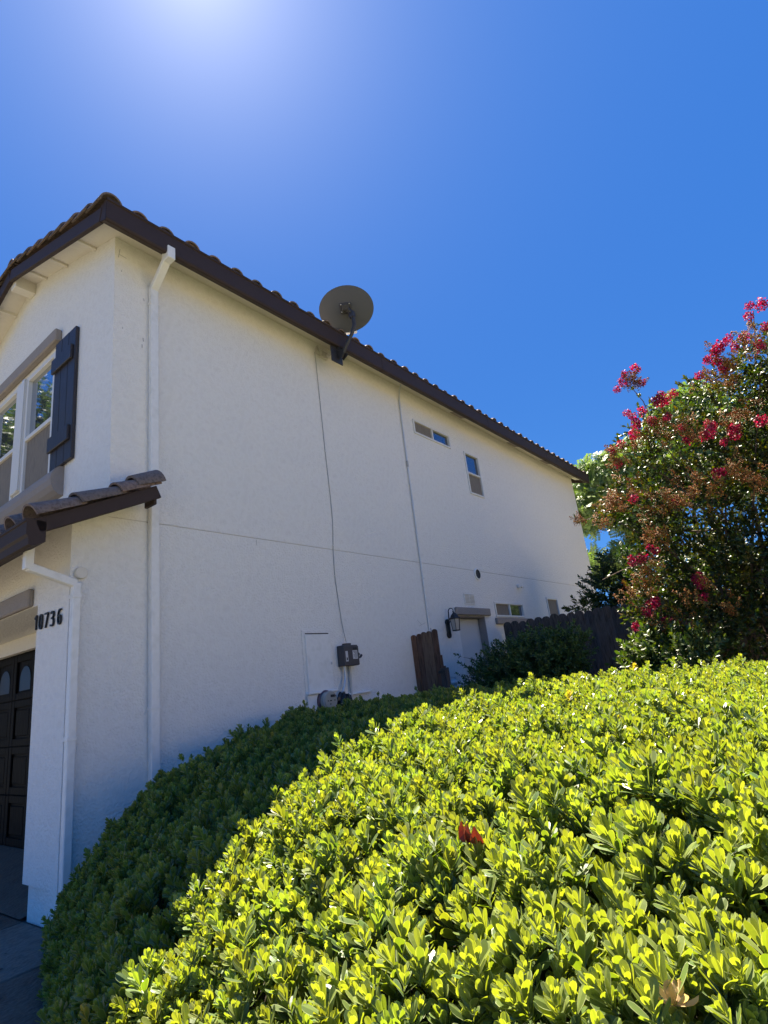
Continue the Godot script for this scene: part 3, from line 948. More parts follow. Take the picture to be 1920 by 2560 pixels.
	span(st, Vector3(0.013, 2.006, -4.96), Vector3(0.020, 2.017, -4.59), 0.0)
	put(st, "slot", M.label_dark, EP)
	st = new_st()
	bar(st, Vector3(0.03, 1.362, -4.545), Vector3(0.03, 1.366, -5.01), 0.05, 0.028, Vector3.UP, 0.006)
	put(st, "drip_edge", M.white_metal, EP)
	st = new_st()
	span(st, Vector3(0.013, 0.9, -4.99), Vector3(0.026, 1.345, -4.74), 0.003)
	put(st, "lower_cover", M.white_metal, EP)
	st = new_st()
	span(st, Vector3(0.013, 0.9, -4.735), Vector3(0.026, 1.345, -4.55), 0.003)
	put(st, "lower_cover", M.white_metal, EP)
	st = new_st()
	box(st, Vector3(0.034, 1.67, -4.96), Vector3(0.012, 0.03, 0.02), 0.003)
	put(st, "latch", M.galvanised, EP)
	st = new_st()
	bar(st, Vector3(0.02, 1.297, -5.20), Vector3(0.02, 1.306, -5.62), 0.035, 0.024, Vector3.UP, 0.005)
	put(st, "flashing_strip", M.white_metal, H)

# ------------------------------------------------------------------ fittings that are things of their own
func build_fittings() -> void:
	# wall lantern
	var L := thing("wall_lantern", "black iron lantern with scrolled arm on the wall beside the side door", "lantern", Vector3(0, 2.06, -7.6))
	var st := new_st()
	box(st, Vector3(0.018, 0.0, 0.0), Vector3(0.03, 0.19, 0.10), 0.012)
	lathe(st, [Vector2(0.0, 0.033), Vector2(0.045, 0.033), Vector2(0.05, 0.028), Vector2(0.05, 0.003)], 16, Transform3D(Basis(Vector3.FORWARD, PI / 2), Vector3(0, 0.095, 0)))
	lathe(st, [Vector2(0.0, 0.033), Vector2(0.045, 0.033), Vector2(0.05, 0.028), Vector2(0.05, 0.003)], 16, Transform3D(Basis(Vector3.FORWARD, PI / 2), Vector3(0, -0.095, 0)))
	put(st, "back_plate", M.black_iron, L)
	st = new_st()
	var pts := [Vector3(0.03, 0.05, 0), Vector3(0.05, 0.10, 0), Vector3(0.055, 0.18, 0), Vector3(0.06, 0.24, 0)]
	for k in 11:
		var a := PI - k * 0.42
		var r := 0.052 - 0.0028 * k
		pts.append(Vector3(0.115 + cos(a) * r * 1.05, 0.255 + sin(a) * r, 0))
	tube(st, pts, [0.0095, 0.0095, 0.009, 0.009, 0.0085, 0.008, 0.008, 0.007, 0.007, 0.006, 0.006, 0.006, 0.006, 0.006, 0.005], 8)
	bar(st, Vector3(0.03, 0.09, 0), Vector3(0.09, 0.10, 0), 0.012, 0.012)
	put(st, "scroll_arm", M.black_iron, L)
	var lc := Vector3(0.155, 0, 0)
	st = new_st()
	lathe(st, [Vector2(0.0, 0.245), Vector2(0.012, 0.235), Vector2(0.014, 0.225), Vector2(0.03, 0.21), Vector2(0.055, 0.185), Vector2(0.075, 0.15), Vector2(0.092, 0.138), Vector2(0.094, 0.126), Vector2(0.08, 0.124), Vector2(0.0, 0.124)], 6, Transform3D(Basis(), lc), false)
	put(st, "lamp_roof", M.black_iron, L)
	st = new_st()
	for k in 6:
		var a := TAU * k / 6
		var d := Vector3(cos(a), 0, sin(a))
		bar(st, lc + d * 0.080 + Vector3.UP * 0.125, lc + d * 0.060 - Vector3.UP * 0.045, 0.008, 0.008, d, 0.001)
		var a2 := TAU * (k + 1) / 6
		var d2 := Vector3(cos(a2), 0, sin(a2))
		bar(st, lc + d * 0.062 - Vector3.UP * 0.045, lc + d2 * 0.062 - Vector3.UP * 0.045, 0.012, 0.010, Vector3.UP, 0.001)
	lathe(st, [Vector2(0.0, -0.040), Vector2(0.06, -0.040), Vector2(0.06, -0.052), Vector2(0.0, -0.058)], 6, Transform3D(Basis(), lc), false)
	put(st, "cage", M.black_iron, L)
	for k in 6:
		st = new_st()
		var a := TAU * k / 6
		var a2 := TAU * (k + 1) / 6
		var d := Vector3(cos(a), 0, sin(a))
		var d2 := Vector3(cos(a2), 0, sin(a2))
		quad(st, lc + d * 0.074 + Vector3.UP * 0.122, lc + d2 * 0.074 + Vector3.UP * 0.122, lc + d2 * 0.056 - Vector3.UP * 0.04, lc + d * 0.056 - Vector3.UP * 0.04, d + d2)
		put(st, "glass_pane", M.lamp_glass, L)

	# metal conduit from the soffit down behind the boards
	var C := thing("metal_conduit", "thin galvanised conduit running down the side wall from the eave", "conduit", Vector3(0, 1.2, -7.1))
	st = new_st()
	tube(st, [Vector3(0.10, 4.88, -0.02), Vector3(0.05, 4.78, -0.02), Vector3(0.02, 4.62, -0.02), Vector3(0.018, 4.5, -0.015), Vector3(0.018, 0.5, 0.02), Vector3(0.018, -0.1, 0.02)], [0.0125], 10)
	put(st, "pipe", M.galvanised, C)
	for p in [[3.42, 0.10], [3.10, 0.03], [1.6, 0.02], [0.77, 0.10]]:
		st = new_st()
		tube(st, [Vector3(0.019, p[0] + p[1], -0.003), Vector3(0.019, p[0], -0.003)], [0.018], 10)
		put(st, "coupling", M.cable_grey if p[1] > 0.05 else M.galvanised, C)

	# satellite dish
	var S := thing("satellite_dish", "grey satellite dish on a bent mast at the eave", "satellite dish", Vector3(0.30, 5.74, -5.30))
	st = new_st()
	span(st, Vector3(-0.005, -0.09, -0.12), Vector3(0.012, 0.16, 0.10), 0.004)
	put(st, "foot_plate", M.mount_black, S)
	st = new_st()
	for s in [-1, 1]:
		var zo: float = s * 0.035 - 0.05
		box(st, Vector3(0.055, 0.06, zo), Vector3(0.10, 0.19, 0.006), 0.001, Basis(Vector3.FORWARD, -0.5))
	put(st, "bracket", M.mount_black, S)
	var dc := Vector3(0.36, 0.52, 0.06)    # where the mast meets the reflector
	st = new_st()
	tube(st, [Vector3(0.055, -0.01, -0.05), Vector3(0.14, 0.12, -0.06), Vector3(0.255, 0.29, -0.09), Vector3(0.305, 0.40, -0.10), Vector3(0.31, 0.50, -0.09), Vector3(0.295, 0.60, -0.07)], [0.026], 14)
	put(st, "mast", M.mount_black, S)
	# reflector: an oval bowl opening towards the southern sky
	var bore := Vector3(-0.50, 0.50, -0.72).normalized()
	var bxr := Vector3.UP.cross(bore).normalized()
	var bb := Basis(bxr, bore, bxr.cross(bore).normalized())
	var cen := Vector3(0.225, 0.70, -0.055)
	st = new_st()
	var prof := []
	for k in 9:
		var r := k / 8.0
		prof.append(Vector2(r, 0.10 * r * r))
	var prof2 := prof.duplicate()
	prof2.append(Vector2(1.015, 0.112))
	prof2.append(Vector2(1.0, 0.118))
	for k in range(8, -1, -1):
		prof2.append(Vector2(k / 8.0 * 0.985, 0.10 * pow(k / 8.0, 2) + 0.008))
	lathe(st, prof2, 48, Transform3D(Basis(bb.x * 0.385, bb.y, bb.z * 0.315), cen))
	put(st, "reflector", M.dish_grey, S)
	st = new_st()
	var back := cen - bore * 0.03
	box(st, back, Vector3(0.16, 0.02, 0.14), 0.004, bb)
	box(st, back - bore * 0.05, Vector3(0.09, 0.10, 0.08), 0.006, bb)
	put(st, "back_bracket", M.mount_black, S)
	st = new_st()
	tube(st, [back - bore * 0.06, Vector3(0.295, 0.59, -0.07)], [0.032], 10)
	box(st, Vector3(0.30, 0.56, -0.08), Vector3(0.075, 0.10, 0.07), 0.008)
	put(st, "clamp", M.mount_black, S)
	for a in [Vector2(-0.06, -0.05), Vector2(0.06, -0.05), Vector2(-0.06, 0.05), Vector2(0.06, 0.05)]:
		st = new_st()
		lathe(st, [Vector2(0.0, 0.012), Vector2(0.007, 0.010), Vector2(0.008, 0.0)], 8, Transform3D(Basis(bb.x, -bb.y, -bb.z), back - bore * 0.010 + bb.x * a.x + bb.z * a.y))
		put(st, "bolt", M.galvanised, S)
	st = new_st()   # feed arm reaching forward under the bowl
	bar(st, back - bb.z * 0.02, cen + bore * 0.42 + Vector3.DOWN * 0.36, 0.03, 0.03)
	box(st, cen + bore * 0.44 + Vector3.DOWN * 0.33, Vector3(0.20, 0.07, 0.09), 0.01, bb)
	put(st, "feed_arm", M.white_plastic, S)
	st = new_st()
	tube(st, [back + bb.z * -0.02, Vector3(0.33, 0.50, -0.03), Vector3(0.35, 0.40, -0.06), Vector3(0.30, 0.34, -0.08), Vector3(0.22, 0.22, -0.06), Vector3(0.10, 0.06, -0.02), Vector3(0.03, 0.08, 0.05), Vector3(0.01, 0.0, 0.09)], [0.004], 6)
	put(st, "cable", M.mount_black, S)

	# coax splitter under the eave and its cable down the wall
	var K := thing("cable_splitter", "small cream cable box with looped wires under the eave by the dish", "junction box", Vector3(0, 5.92, -5.30))
	st = new_st()
	span(st, Vector3(0.001, -0.05, -0.12), Vector3(0.05, 0.06, 0.02), 0.008)
	put(st, "housing", M.cable_white, K)
	st = new_st()
	bar(st, Vector3(0.04, 0.0, -0.11), Vector3(0.27, 0.0, -0.13), 0.05, 0.05)
	put(st, "arm", M.cable_white, K)
	for k in 3:
		st = new_st()
		tube(st, [Vector3(0.02, 0.05, 0.03 + 0.01 * k), Vector3(0.05, 0.09 - 0.02 * k, 0.09), Vector3(0.04, 0.02 - 0.03 * k, 0.13), Vector3(0.03, -0.04, 0.07 - 0.02 * k), Vector3(0.03, -0.03, 0.0)], [0.005], 6)
		put(st, "wire_loop", M.cable_white, K)
	var CB := thing("wall_cable", "thin grey cable dropping down the side wall to the switch box", "cable", Vector3(0, 1.86, -5.2))
	st = new_st()
	tube(st, [Vector3(0.02, 4.05, 0.02), Vector3(0.009, 3.9, 0.0), Vector3(0.008, 3.3, -0.008), Vector3(0.008, 2.55, -0.017), Vector3(0.008, 1.9, -0.035), Vector3(0.008, 1.55, -0.032), Vector3(0.008, 1.14, 0.012), Vector3(0.008, 0.85, 0.022), Vector3(0.008, 0.55, 0.0), Vector3(0.015, 0.25, -0.02), Vector3(0.03, 0.04, -0.045)], [0.005], 6)
	put(st, "sheath", M.cable_grey, CB)
	for p in [[1.25, 0.0], [0.86, 0.022], [2.55, -0.017], [3.3, -0.008]]:
		st = new_st()
		box(st, Vector3(0.009, p[0], p[1]), Vector3(0.014, 0.012, 0.03), 0.003)
		put(st, "clip", M.white_vinyl, CB)

	# disconnect switch with conduits
	var B := thing("switch_box", "dark grey electrical switch box with white labels and side lever", "switch box", Vector3(0, 1.74, -5.225))
	st = new_st()
	span(st, Vector3(0.004, -0.12, -0.13), Vector3(0.11, 0.12, 0.13), 0.006)
	put(st, "housing", M.box_grey, B)
	st = new_st()
	span(st, Vector3(0.1105, -0.115, -0.132), Vector3(0.117, 0.105, 0.132), 0.003)
	put(st, "cover", M.box_grey, B)
	st = new_st()
	span(st, Vector3(0.02, 0.1205, -0.04), Vector3(0.09, 0.145, 0.05), 0.004)
	put(st, "top_hub", M.box_grey, B)
	st = new_st()
	span(st, Vector3(0.1175, -0.045, -0.105), Vector3(0.1185, 0.055, -0.02), 0.0)
	put(st, "label_plate", M.label_white, B)
	st = new_st()
	for k in 6:
		span(st, Vector3(0.1187, 0.040 - k * 0.014, -0.097), Vector3(0.1192, 0.045 - k * 0.014, -0.03 - 0.012 * (k % 3)), 0.0)
	span(st, Vector3(0.1187, 0.062, -0.10), Vector3(0.1192, 0.088, -0.03), 0.0)
	put(st, "print", M.label_dark, B)
	st = new_st()
	span(st, Vector3(0.1175, -0.07, 0.065), Vector3(0.1185, 0.05, 0.105), 0.0)
	put(st, "label_plate", M.label_white, B)
	st = new_st()
	span(st, Vector3(0.1187, -0.055, 0.075), Vector3(0.1192, -0.025, 0.095), 0.0)
	put(st, "print", M.label_dark, B)
	st = new_st()
	lathe(st, [Vector2(0.0, 0.05), Vector2(0.02, 0.05), Vector2(0.022, 0.0)], 12, Transform3D(Basis(Vector3.RIGHT, -PI / 2), Vector3(0.07, 0.01, -0.13)))
	tube(st, [Vector3(0.07, -0.02, -0.14), Vector3(0.075, -0.035, -0.17), Vector3(0.08, -0.02, -0.20), Vector3(0.08, 0.0, -0.22)], [0.008, 0.010, 0.016, 0.015], 8)
	put(st, "lever", M.mount_black, B)
	st = new_st()
	tube(st, [Vector3(0.05, -0.115, 0.07), Vector3(0.05, -0.2, 0.072), Vector3(0.05, -0.25, 0.075), Vector3(0.06, -0.33, 0.11), Vector3(0.07, -0.42, 0.17), Vector3(0.07, -0.5, 0.22)], [0.0145], 10)
	put(st, "conduit", M.galvanised, B)
	st = new_st()
	tube(st, [Vector3(0.05, -0.12, 0.07), Vector3(0.05, -0.15, 0.07)], [0.022], 10)
	put(st, "fitting", M.galvanised, B)
	st = new_st()
	tube(st, [Vector3(0.03, -0.115, -0.04), Vector3(0.03, -0.3, -0.035), Vector3(0.03, -0.52, -0.02)], [0.0145], 10)
	put(st, "conduit", M.cable_white, B)

	# electric meter
	var E := thing("electric_meter", "round glass-domed electric meter just above the hedge", "electric meter", Vector3(0.02, 1.262, -4.80))
	var out := Basis(Vector3.FORWARD, PI / 2) # y -> +x
	st = new_st()
	lathe(st, [Vector2(0.118, 0.0), Vector2(0.118, 0.035), Vector2(0.108, 0.042), Vector2(0.10, 0.042)], 28, Transform3D(out, Vector3.ZERO))
	put(st, "ring", M.meter_ring, E)
	st = new_st()
	lathe(st, [Vector2(0.10, 0.0), Vector2(0.10, 0.105), Vector2(0.094, 0.115), Vector2(0.0, 0.118)], 28, Transform3D(out, Vector3.ZERO))
	put(st, "face", M.meter_face, E)
	st = new_st()
	lathe(st, [Vector2(0.106, 0.09), Vector2(0.106, 0.10), Vector2(0.10, 0.10)], 28, Transform3D(out, Vector3.ZERO))
	put(st, "band", M.cable_grey, E)
	st = new_st()
	span(st, Vector3(0.1175, 0.035, -0.055), Vector3(0.1205, 0.062, 0.012), 0.001)
	for p in [[0.0, 0.055], [0.0, 0.02], [0.0, 0.005], [-0.035, 0.02], [0.045, -0.07], [0.0, -0.05]]:
		span(st, Vector3(0.1175, p[0] - 0.006, p[1] - 0.008), Vector3(0.1195, p[0] + 0.006, p[1] + 0.006), 0.0)
	put(st, "display", M.label_dark, E)

	# black plastic bag tied over a fitting
	var bag := thing("black_bag", "crumpled black plastic bag tied beside the electric meter", "bag", Vector3(0.11, 1.16, -5.07))
	st = new_st()
	var nz := FastNoiseLite.new()
	nz.frequency = 9.0
	nz.seed = 5
	var ball := func(i: int, j: int) -> Vector3:
		var th := PI * i / 12.0
		var ph := TAU * j / 20.0
		var d := Vector3(sin(th) * cos(ph), cos(th), sin(th) * sin(ph))
		return d * Vector3(0.10, 0.16, 0.12) * (1.0 + 0.38 * nz.get_noise_3dv(d * 0.35)) + Vector3(0, 0, 0.05 * d.y)
	for i in 12:
		for j in 20:
			var a: Vector3 = ball.call(i, j)
			var b: Vector3 = ball.call(i + 1, j)
			var c: Vector3 = ball.call(i + 1, j + 1)
			var d: Vector3 = ball.call(i, j + 1)
			quad(st, a, b, c, d, a + c)
	put(st, "sack", M.bag_black, bag)

	# ribbed white plastic behind the boards
	var wp := thing("plastic_duct", "ribbed white plastic duct standing by the wall behind the brown boards", "duct", Vector3(0.22, 0.55, -7.2))
	st = new_st()
	var rp := []
	for k in 41:
		rp.append(Vector2(0.055 + 0.016 * sin(k * PI / 2.5) + 0.004 * sin(k * 1.3), k * 0.02))
	lathe(st, rp, 16, Transform3D())
	put(st, "bellows", M.white_plastic, wp)

# ------------------------------------------------------------------ fences
func picket(st: SurfaceTool, w: float, h: float, th: float) -> void:
	# board with clipped, rounded head; origin at the foot's centre
	var o := [Vector2(-w / 2, 0), Vector2(w / 2, 0), Vector2(w / 2, h - w * 0.36), Vector2(w * 0.40, h - w * 0.16), Vector2(w * 0.22, h - 0.004), Vector2(0.0, h), Vector2(-w * 0.22, h - 0.004), Vector2(-w * 0.40, h - w * 0.16), Vector2(-w / 2, h - w * 0.36)]
	for z in [th / 2, -th / 2]:
		for k in range(1, o.size() - 1):
			tri(st, Vector3(o[0].x, o[0].y, z), Vector3(o[k].x, o[k].y, z), Vector3(o[k + 1].x, o[k + 1].y, z), Vector3(0, 0, z))
	for k in o.size():
		var a: Vector2 = o[k]
		var b: Vector2 = o[(k + 1) % o.size()]
		quad(st, Vector3(a.x, a.y, th / 2), Vector3(b.x, b.y, th / 2), Vector3(b.x, b.y, -th / 2), Vector3(a.x, a.y, -th / 2), Vector3(b.y - a.y, -(b.x - a.x), 0))

func build_fences() -> void:
	var shapes := []
	for k in 3:
		var st := new_st()
		picket(st, 0.1465 - 0.0015 * k, 1.86, 0.019)
		shapes.append(st.commit())
	var Fc := thing("side_yard_fence", "weathered grey picket fence crossing the side yard behind the shrubs", "fence", Vector3(0, 0.27, -9.2))
	for k in 40:
		var x := 0.21 + 0.1428 * k
		var top: float = 0.010 * sin(k * 2.3) - 0.012 * maxf(0.0, k - 6) * 0.3
		put_mesh(shapes[k % 3], "picket", M["picket%d" % rng.randi_range(0, 3)], Fc, Transform3D(Basis(Vector3.BACK, rnd(-0.003, 0.003)), Vector3(x, top + rnd(-0.012, 0.012), 0.006 * (k % 2) + rnd(0.0, 0.002))))
	for y in [0.25, 1.5]:
		var st := new_st()
		span(st, Vector3(0.12, y, -0.06), Vector3(6.1, y + 0.09, -0.014), 0.004)
		put(st, "rail", M.picket1, Fc)
	for x in [0.18, 2.5, 4.9]:
		var st := new_st()
		span(st, Vector3(x - 0.045, 0.0, -0.155), Vector3(x + 0.045, 1.72, -0.062), 0.006)
		put(st, "post", M.picket0, Fc)
	# short section by the wall
	var G := thing("fence_section", "short section of tall brown boards standing against the side wall", "fence", Vector3(0, 0.27, -6.63))
	for k in 5:
		var st := new_st()
		picket(st, 0.084, 1.70 + [0.0, 0.004, 0.018, 0.016, 0.03][k], 0.02)
		var o := put(st, "board", M["brown_picket%d" % [0, 1, 2, 2, 3][k]], G)
		o.transform = Transform3D(Basis(Vector3.BACK, [0.004, -0.003, 0.002, 0.0, -0.004][k]), Vector3(0.047 + 0.0865 * k, 0, 0.003 * (k % 2)))
	for y in [0.3, 1.15]:
		var st := new_st()
		span(st, Vector3(0.02, y, -0.055), Vector3(0.47, y + 0.085, -0.014), 0.004)
		put(st, "rail", M.brown_picket3, G)
	var st2 := new_st()
	span(st2, Vector3(0.425, -0.02, -0.05), Vector3(0.515, 1.21, 0.035), 0.005)
	put(st2, "post", M.picket1, G)
	st2 = new_st()
	span(st2, Vector3(0.435, 1.2105, -0.03), Vector3(0.455, 1.38, -0.01), 0.004)
	put(st2, "stake", M.brown_picket3, G)
	st2 = new_st()
	box(st2, Vector3(0.455, 1.16, 0.045), Vector3(0.10, 0.035, 0.012), 0.003)
	tube(st2, [Vector3(0.48, 1.17, 0.05), Vector3(0.50, 1.14, 0.055), Vector3(0.485, 1.10, 0.052)], [0.006], 6)
	put(st2, "latch", M.black_iron, G)

# ------------------------------------------------------------------ plants
# a leaf along +y from the origin, face towards +z; shape: "obovate" or "ovate"
func add_leaf(st: SurfaceTool, t: Transform3D, ln: float, wd: float, cup: float, bend: float, col: Color, rim: Color, fine := 1, obovate := true) -> void:
	var ts := [0.0, 0.22, 0.45, 0.66, 0.82, 0.93, 1.0] if fine > 0 else [0.0, 0.5, 0.85, 1.0]
	var grid := []
	for tt in ts:
		var hw: float
		if obovate:
			hw = wd * (0.10 + 0.90 * sin(PI * 0.5 * minf(1.0, pow(tt / 0.72, 1.3)))) if tt <= 0.72 else wd * sqrt(maxf(0.0, 1.0 - pow((tt - 0.72) / 0.28, 2)))
		else:
			hw = wd * pow(sin(PI * pow(clampf(tt, 0.02, 0.985), 0.85)), 0.8)
		var yb: float = ln * (tt - 0.18 * bend * bend * tt * tt)
		var zb: float = ln * (-bend * tt * tt * 0.5)
		var row := []
		for s in ([-1.0, -0.82, 0.0, 0.82, 1.0] if fine > 0 else [-1.0, 0.0, 1.0]):
			var rise: float = cup * absf(s) * hw * (1.0 if absf(s) < 0.9 else 0.62)
			row.append(t * Vector3(s * hw, yb, zb + rise))
		grid.append(row)
	var cols: int = grid[0].size()
	for i in grid.size() - 1:
		for j in cols - 1:
			var a: Vector3 = grid[i][j]
			var b: Vector3 = grid[i][j + 1]
			var c: Vector3 = grid[i + 1][j + 1]
			var d: Vector3 = grid[i + 1][j]
			var edge := (j == 0 or j == cols - 2) and fine > 0
			var cc := rim if edge else col
			var n := ((b - a) + (c - d)).cross((d - a) + (c - b))
			if n.length_squared() < 1e-18:
				continue
			n = n.normalized()
			for v in [a, c, b, a, d, c]:
				st.set_color(cc)
				st.set_normal(n)
				st.add_vertex(v)

# one shoot tip of the hedge: a whorl of paddle-shaped leaves. returns leaf specs
func whorl_spec(seed_: int, size: float) -> Array:
	var r := RandomNumberGenerator.new()
	r.seed = seed_
	var n := 13 + r.randi_range(0, 4)
	var out := []
	for k in n:
		var f := k / float(n - 1)            # 0 inner .. 1 outer
		var az := k * 2.39996 + r.randf_range(-0.25, 0.25)
		var tilt := lerpf(0.10, 0.82, pow(f, 0.95)) + r.randf_range(-0.14, 0.14)
		var ln := size * lerpf(0.50, 1.0, pow(f, 0.6)) * r.randf_range(0.85, 1.12)
		var y0 := -0.055 * f * size / 0.06
		var b := Basis(Vector3.UP, az) * Basis(Vector3.RIGHT, tilt)
		# leaf's inner face looks back at the axis
		b = b * Basis(Vector3.UP, PI + r.randf_range(-0.3, 0.3))
		var young := 1.0 - f
		var g := r.randf_range(0.85, 1.15)
		var col := Color(0.112 * g, 0.180 * g, 0.058).lerp(Color(0.305, 0.352, 0.088), pow(young, 0.8) * 0.95)
		var rim := col.lerp(Color(0.52, 0.56, 0.32), 0.46)
		out.append([Transform3D(b, Vector3(0, y0, 0)), ln, ln * r.randf_range(0.158, 0.205), r.randf_range(-0.50, 0.15), r.randf_range(-0.05, 0.42), col, rim])
	return out

func hedge_front(x: float) -> float:
	# where the hedge's face meets the ground
	var k := [[-0.2, -2.02], [0.25, -1.95], [1.0, -1.62], [1.6, -1.40], [2.4, -0.98], [3.0, -0.70], [3.8, -0.58], [4.6, -0.55], [7.0, -0.5]]
	for i in k.size() - 1:
		if x <= k[i + 1][0]:
			return lerpf(k[i][1], k[i + 1][1], clampf((x - k[i][0]) / (k[i + 1][0] - k[i][0]), 0, 1))
	return -0.5

func hedge_y(x: float, z: float) -> float:
	var t := hedge_front(x) - z
	if t < -0.02:
		return 0.0
	var y := (1.215 - 0.04 * smoothstep(1.0, 1.8, x) - 0.06 * smoothstep(3.0, 4.6, x)) * (1.0 - exp(-(t + 0.20) / 0.70))
	if x < 1.1:
		y -= 0.085 * smoothstep(1.1, 0.5, x) * smoothstep(1.8, 3.0, t)
	if x < 0.9:
		y *= 1.0 - 0.10 * smoothstep(0.9, 0.2, x) * smoothstep(2.2, 0.5, t)
	y *= 0.25 + 0.75 * sqrt(clampf((x - 0.10) / 0.30, 0, 1)) if x < 0.40 else 1.0
	var back := z + 6.35
	if back < 0.5:
		y *= sqrt(clampf(back / 0.5, 0.02, 1))
	y += 0.075 * hn.get_noise_2d(x * 16.0, z * 16.0) + 0.095 * hn.get_noise_2d(x * 70.0 + 40.0, z * 70.0)
	return y

func build_hedge() -> void:
	var Hg := thing("hedge", "broad clipped hedge of paddle-shaped yellow-green leaves filling the foreground", "hedge", Vector3(3.0, 0.0, -3.0))
	var o := -Hg.position
	# woody inside, just below the leaf skin
	var st := new_st()
	var nx := 70
	var nzz := 66
	var f := func(i: int, j: int) -> Vector3:
		var x := 0.18 + 6.6 * i / nx
		var z: float = lerpf(-6.3, hedge_front(x) - 0.06, j / float(nzz))
		return Vector3(x, maxf(-0.01, hedge_y(x, z) - 0.30), z) + o
	for i in nx:
		for j in nzz:
			quad(st, f.call(i, j), f.call(i + 1, j), f.call(i + 1, j + 1), f.call(i, j + 1), Vector3.UP)
	for i in nx:
		var a: Vector3 = f.call(i, nzz)
		var b: Vector3 = f.call(i + 1, nzz)
		quad(st, a, b, Vector3(b.x, -0.01, b.z), Vector3(a.x, -0.01, a.z), Vector3.BACK)
	put(st, "inner_twigs", M.twig, Hg)
	# shoots
	var specs := []
	var meshes := []
	for k in 9:
		var sp := whorl_spec(900 + k, 0.047)
		specs.append(sp)
		st = new_st()
		for l in sp:
			add_leaf(st, l[0], l[1], l[2], l[3], l[4], l[5], l[6], 1)
		# stub of stem
		for c3 in 3:
			st.set_color(Color(0.10, 0.09, 0.03))
		meshes.append(st.commit())
	var all := []
	var eye := Vector3(4.8, 1.368, 0)
	rng.seed = 77
	# even scatter over the skin: jittered grid in (x, arc length along the profile)
	var x := 0.16
	while x < 6.4:
		var z := hedge_front(x) + 0.02
		var zend := -6.32
		# climb the face first
		var prev := Vector2(z, 0.05)
		var along := rnd(0.0, 0.05)
		var cur := prev
		var yy := 0.05
		while yy < hedge_y(x, hedge_front(x)) - 0.02:
			_shoot(all, x + rnd(-0.03, 0.03), yy + rnd(-0.02, 0.02), hedge_front(x) + 0.01 + rnd(-0.06, 0.05), Vector3(-0.25, 0.35, 1.0), eye)
			yy += 0.045
		z = hedge_front(x)
		while z > zend:
			var y0 := hedge_y(x, z)
			var dzy := (hedge_y(x, z - 0.05) - y0) / 0.05
			var step := 0.037 / sqrt(1.0 + dzy * dzy)
			var px := x + rnd(-0.026, 0.026)
			var pz := z + rnd(-0.5, 0.5) * step * 1.2
			var yh := hedge_y(px, pz)
			var gx := (hedge_y(px + 0.04, pz) - hedge_y(px - 0.04, pz)) / 0.08
			var gz := (hedge_y(px, pz + 0.04) - hedge_y(px, pz - 0.04)) / 0.08
			var nrm := Vector3(-clampf(gx, -2, 2), 1, -clampf(gz, -2.5, 2.5)).normalized()
			# clumping: some tips stand proud, some spots are thin
			var thin := hn.get_noise_2d(px * 33.0 + 300.0, pz * 33.0)
			if not (thin < -0.36 and rng.randf() < 0.75):
				_shoot(all, px, yh + rnd(-0.07, 0.015) + (rnd(0.02, 0.07) if rng.randf() < 0.10 else 0.0), pz, nrm, eye)
			z -= step
		x += 0.037
	# deeper, sparser layer to close gaps
	for k in 20000:
		var px := rnd(0.2, 6.3)
		var pz := rnd(-6.3, hedge_front(px))
		_shoot(all, px, hedge_y(px, pz) - rnd(0.07, 0.20), pz, Vector3(rnd(-0.5, 0.5), 1, rnd(-0.3, 0.7)).normalized(), eye)
	all.sort_custom(func(a, b): return a[2] < b[2])
	var rest := []
	var rest_c := []
	for k in 9:
		rest.append([])
		rest_c.append([])
	var singled := 0
	for i in all.size():
		var q: Array = all[i]
		var t: Transform3D = q[0]
		t.origin += o
		if q[3] and singled < 300:
			singled += 1
			put_mesh(meshes[q[4]], "leaf_whorl", M.hedge_leaf, Hg, t)
		else:
			rest[q[4]].append(t)
			rest_c[q[4]].append(q[1])
	for k in 9:
		copies(meshes[k], "leaf_whorls", M.hedge_leaf, Hg, rest[k], rest_c[k])

func _shoot(all: Array, x: float, y: float, z: float, n: Vector3, eye: Vector3) -> void:
	var ax := (n.normalized() * 0.65 + Vector3(-0.08, 0.75, 0.0) + rdir() * 0.38).normalized()
	var s := rnd(0.66, 1.30)
	s *= 1.0 + 0.32 * smoothstep(2.4, 4.2, x) * smoothstep(-3.0, -1.5, z)   # the street end grows more vigorously
	var b := frame_y(ax, rnd(0, TAU)).scaled(Vector3.ONE * s)
	var p := Vector3(x, y, z)
	var g := rnd(0.72, 1.16)
	var yel := rnd(-0.14, 0.08)
	var c := Color(g * (1.0 + yel), g, g * (1.0 - yel))
	if rng.randf() < 0.004:
		c = Color(1.7, 1.15, 0.9)
	var d := p - eye
	# in view: between the frame's sides and below the horizon
	var fw := Vector3(-0.57740954, 0.28607547, -0.7646954)
	var rt := Vector3(0.77117534, -0.11647666, -0.62587681)
	var upv := Vector3(0.26811717, 0.95110147, 0.15335961)
	var dep := d.dot(fw)
	var seen: bool = dep > 0.2 and absf(d.dot(rt) / dep) < 0.66 and absf(d.dot(upv) / dep) < 0.88
	if d.length() < 0.36:
		return
	all.append([Transform3D(b, p), c, d.length(), seen, rng.randi_range(0, 8)])

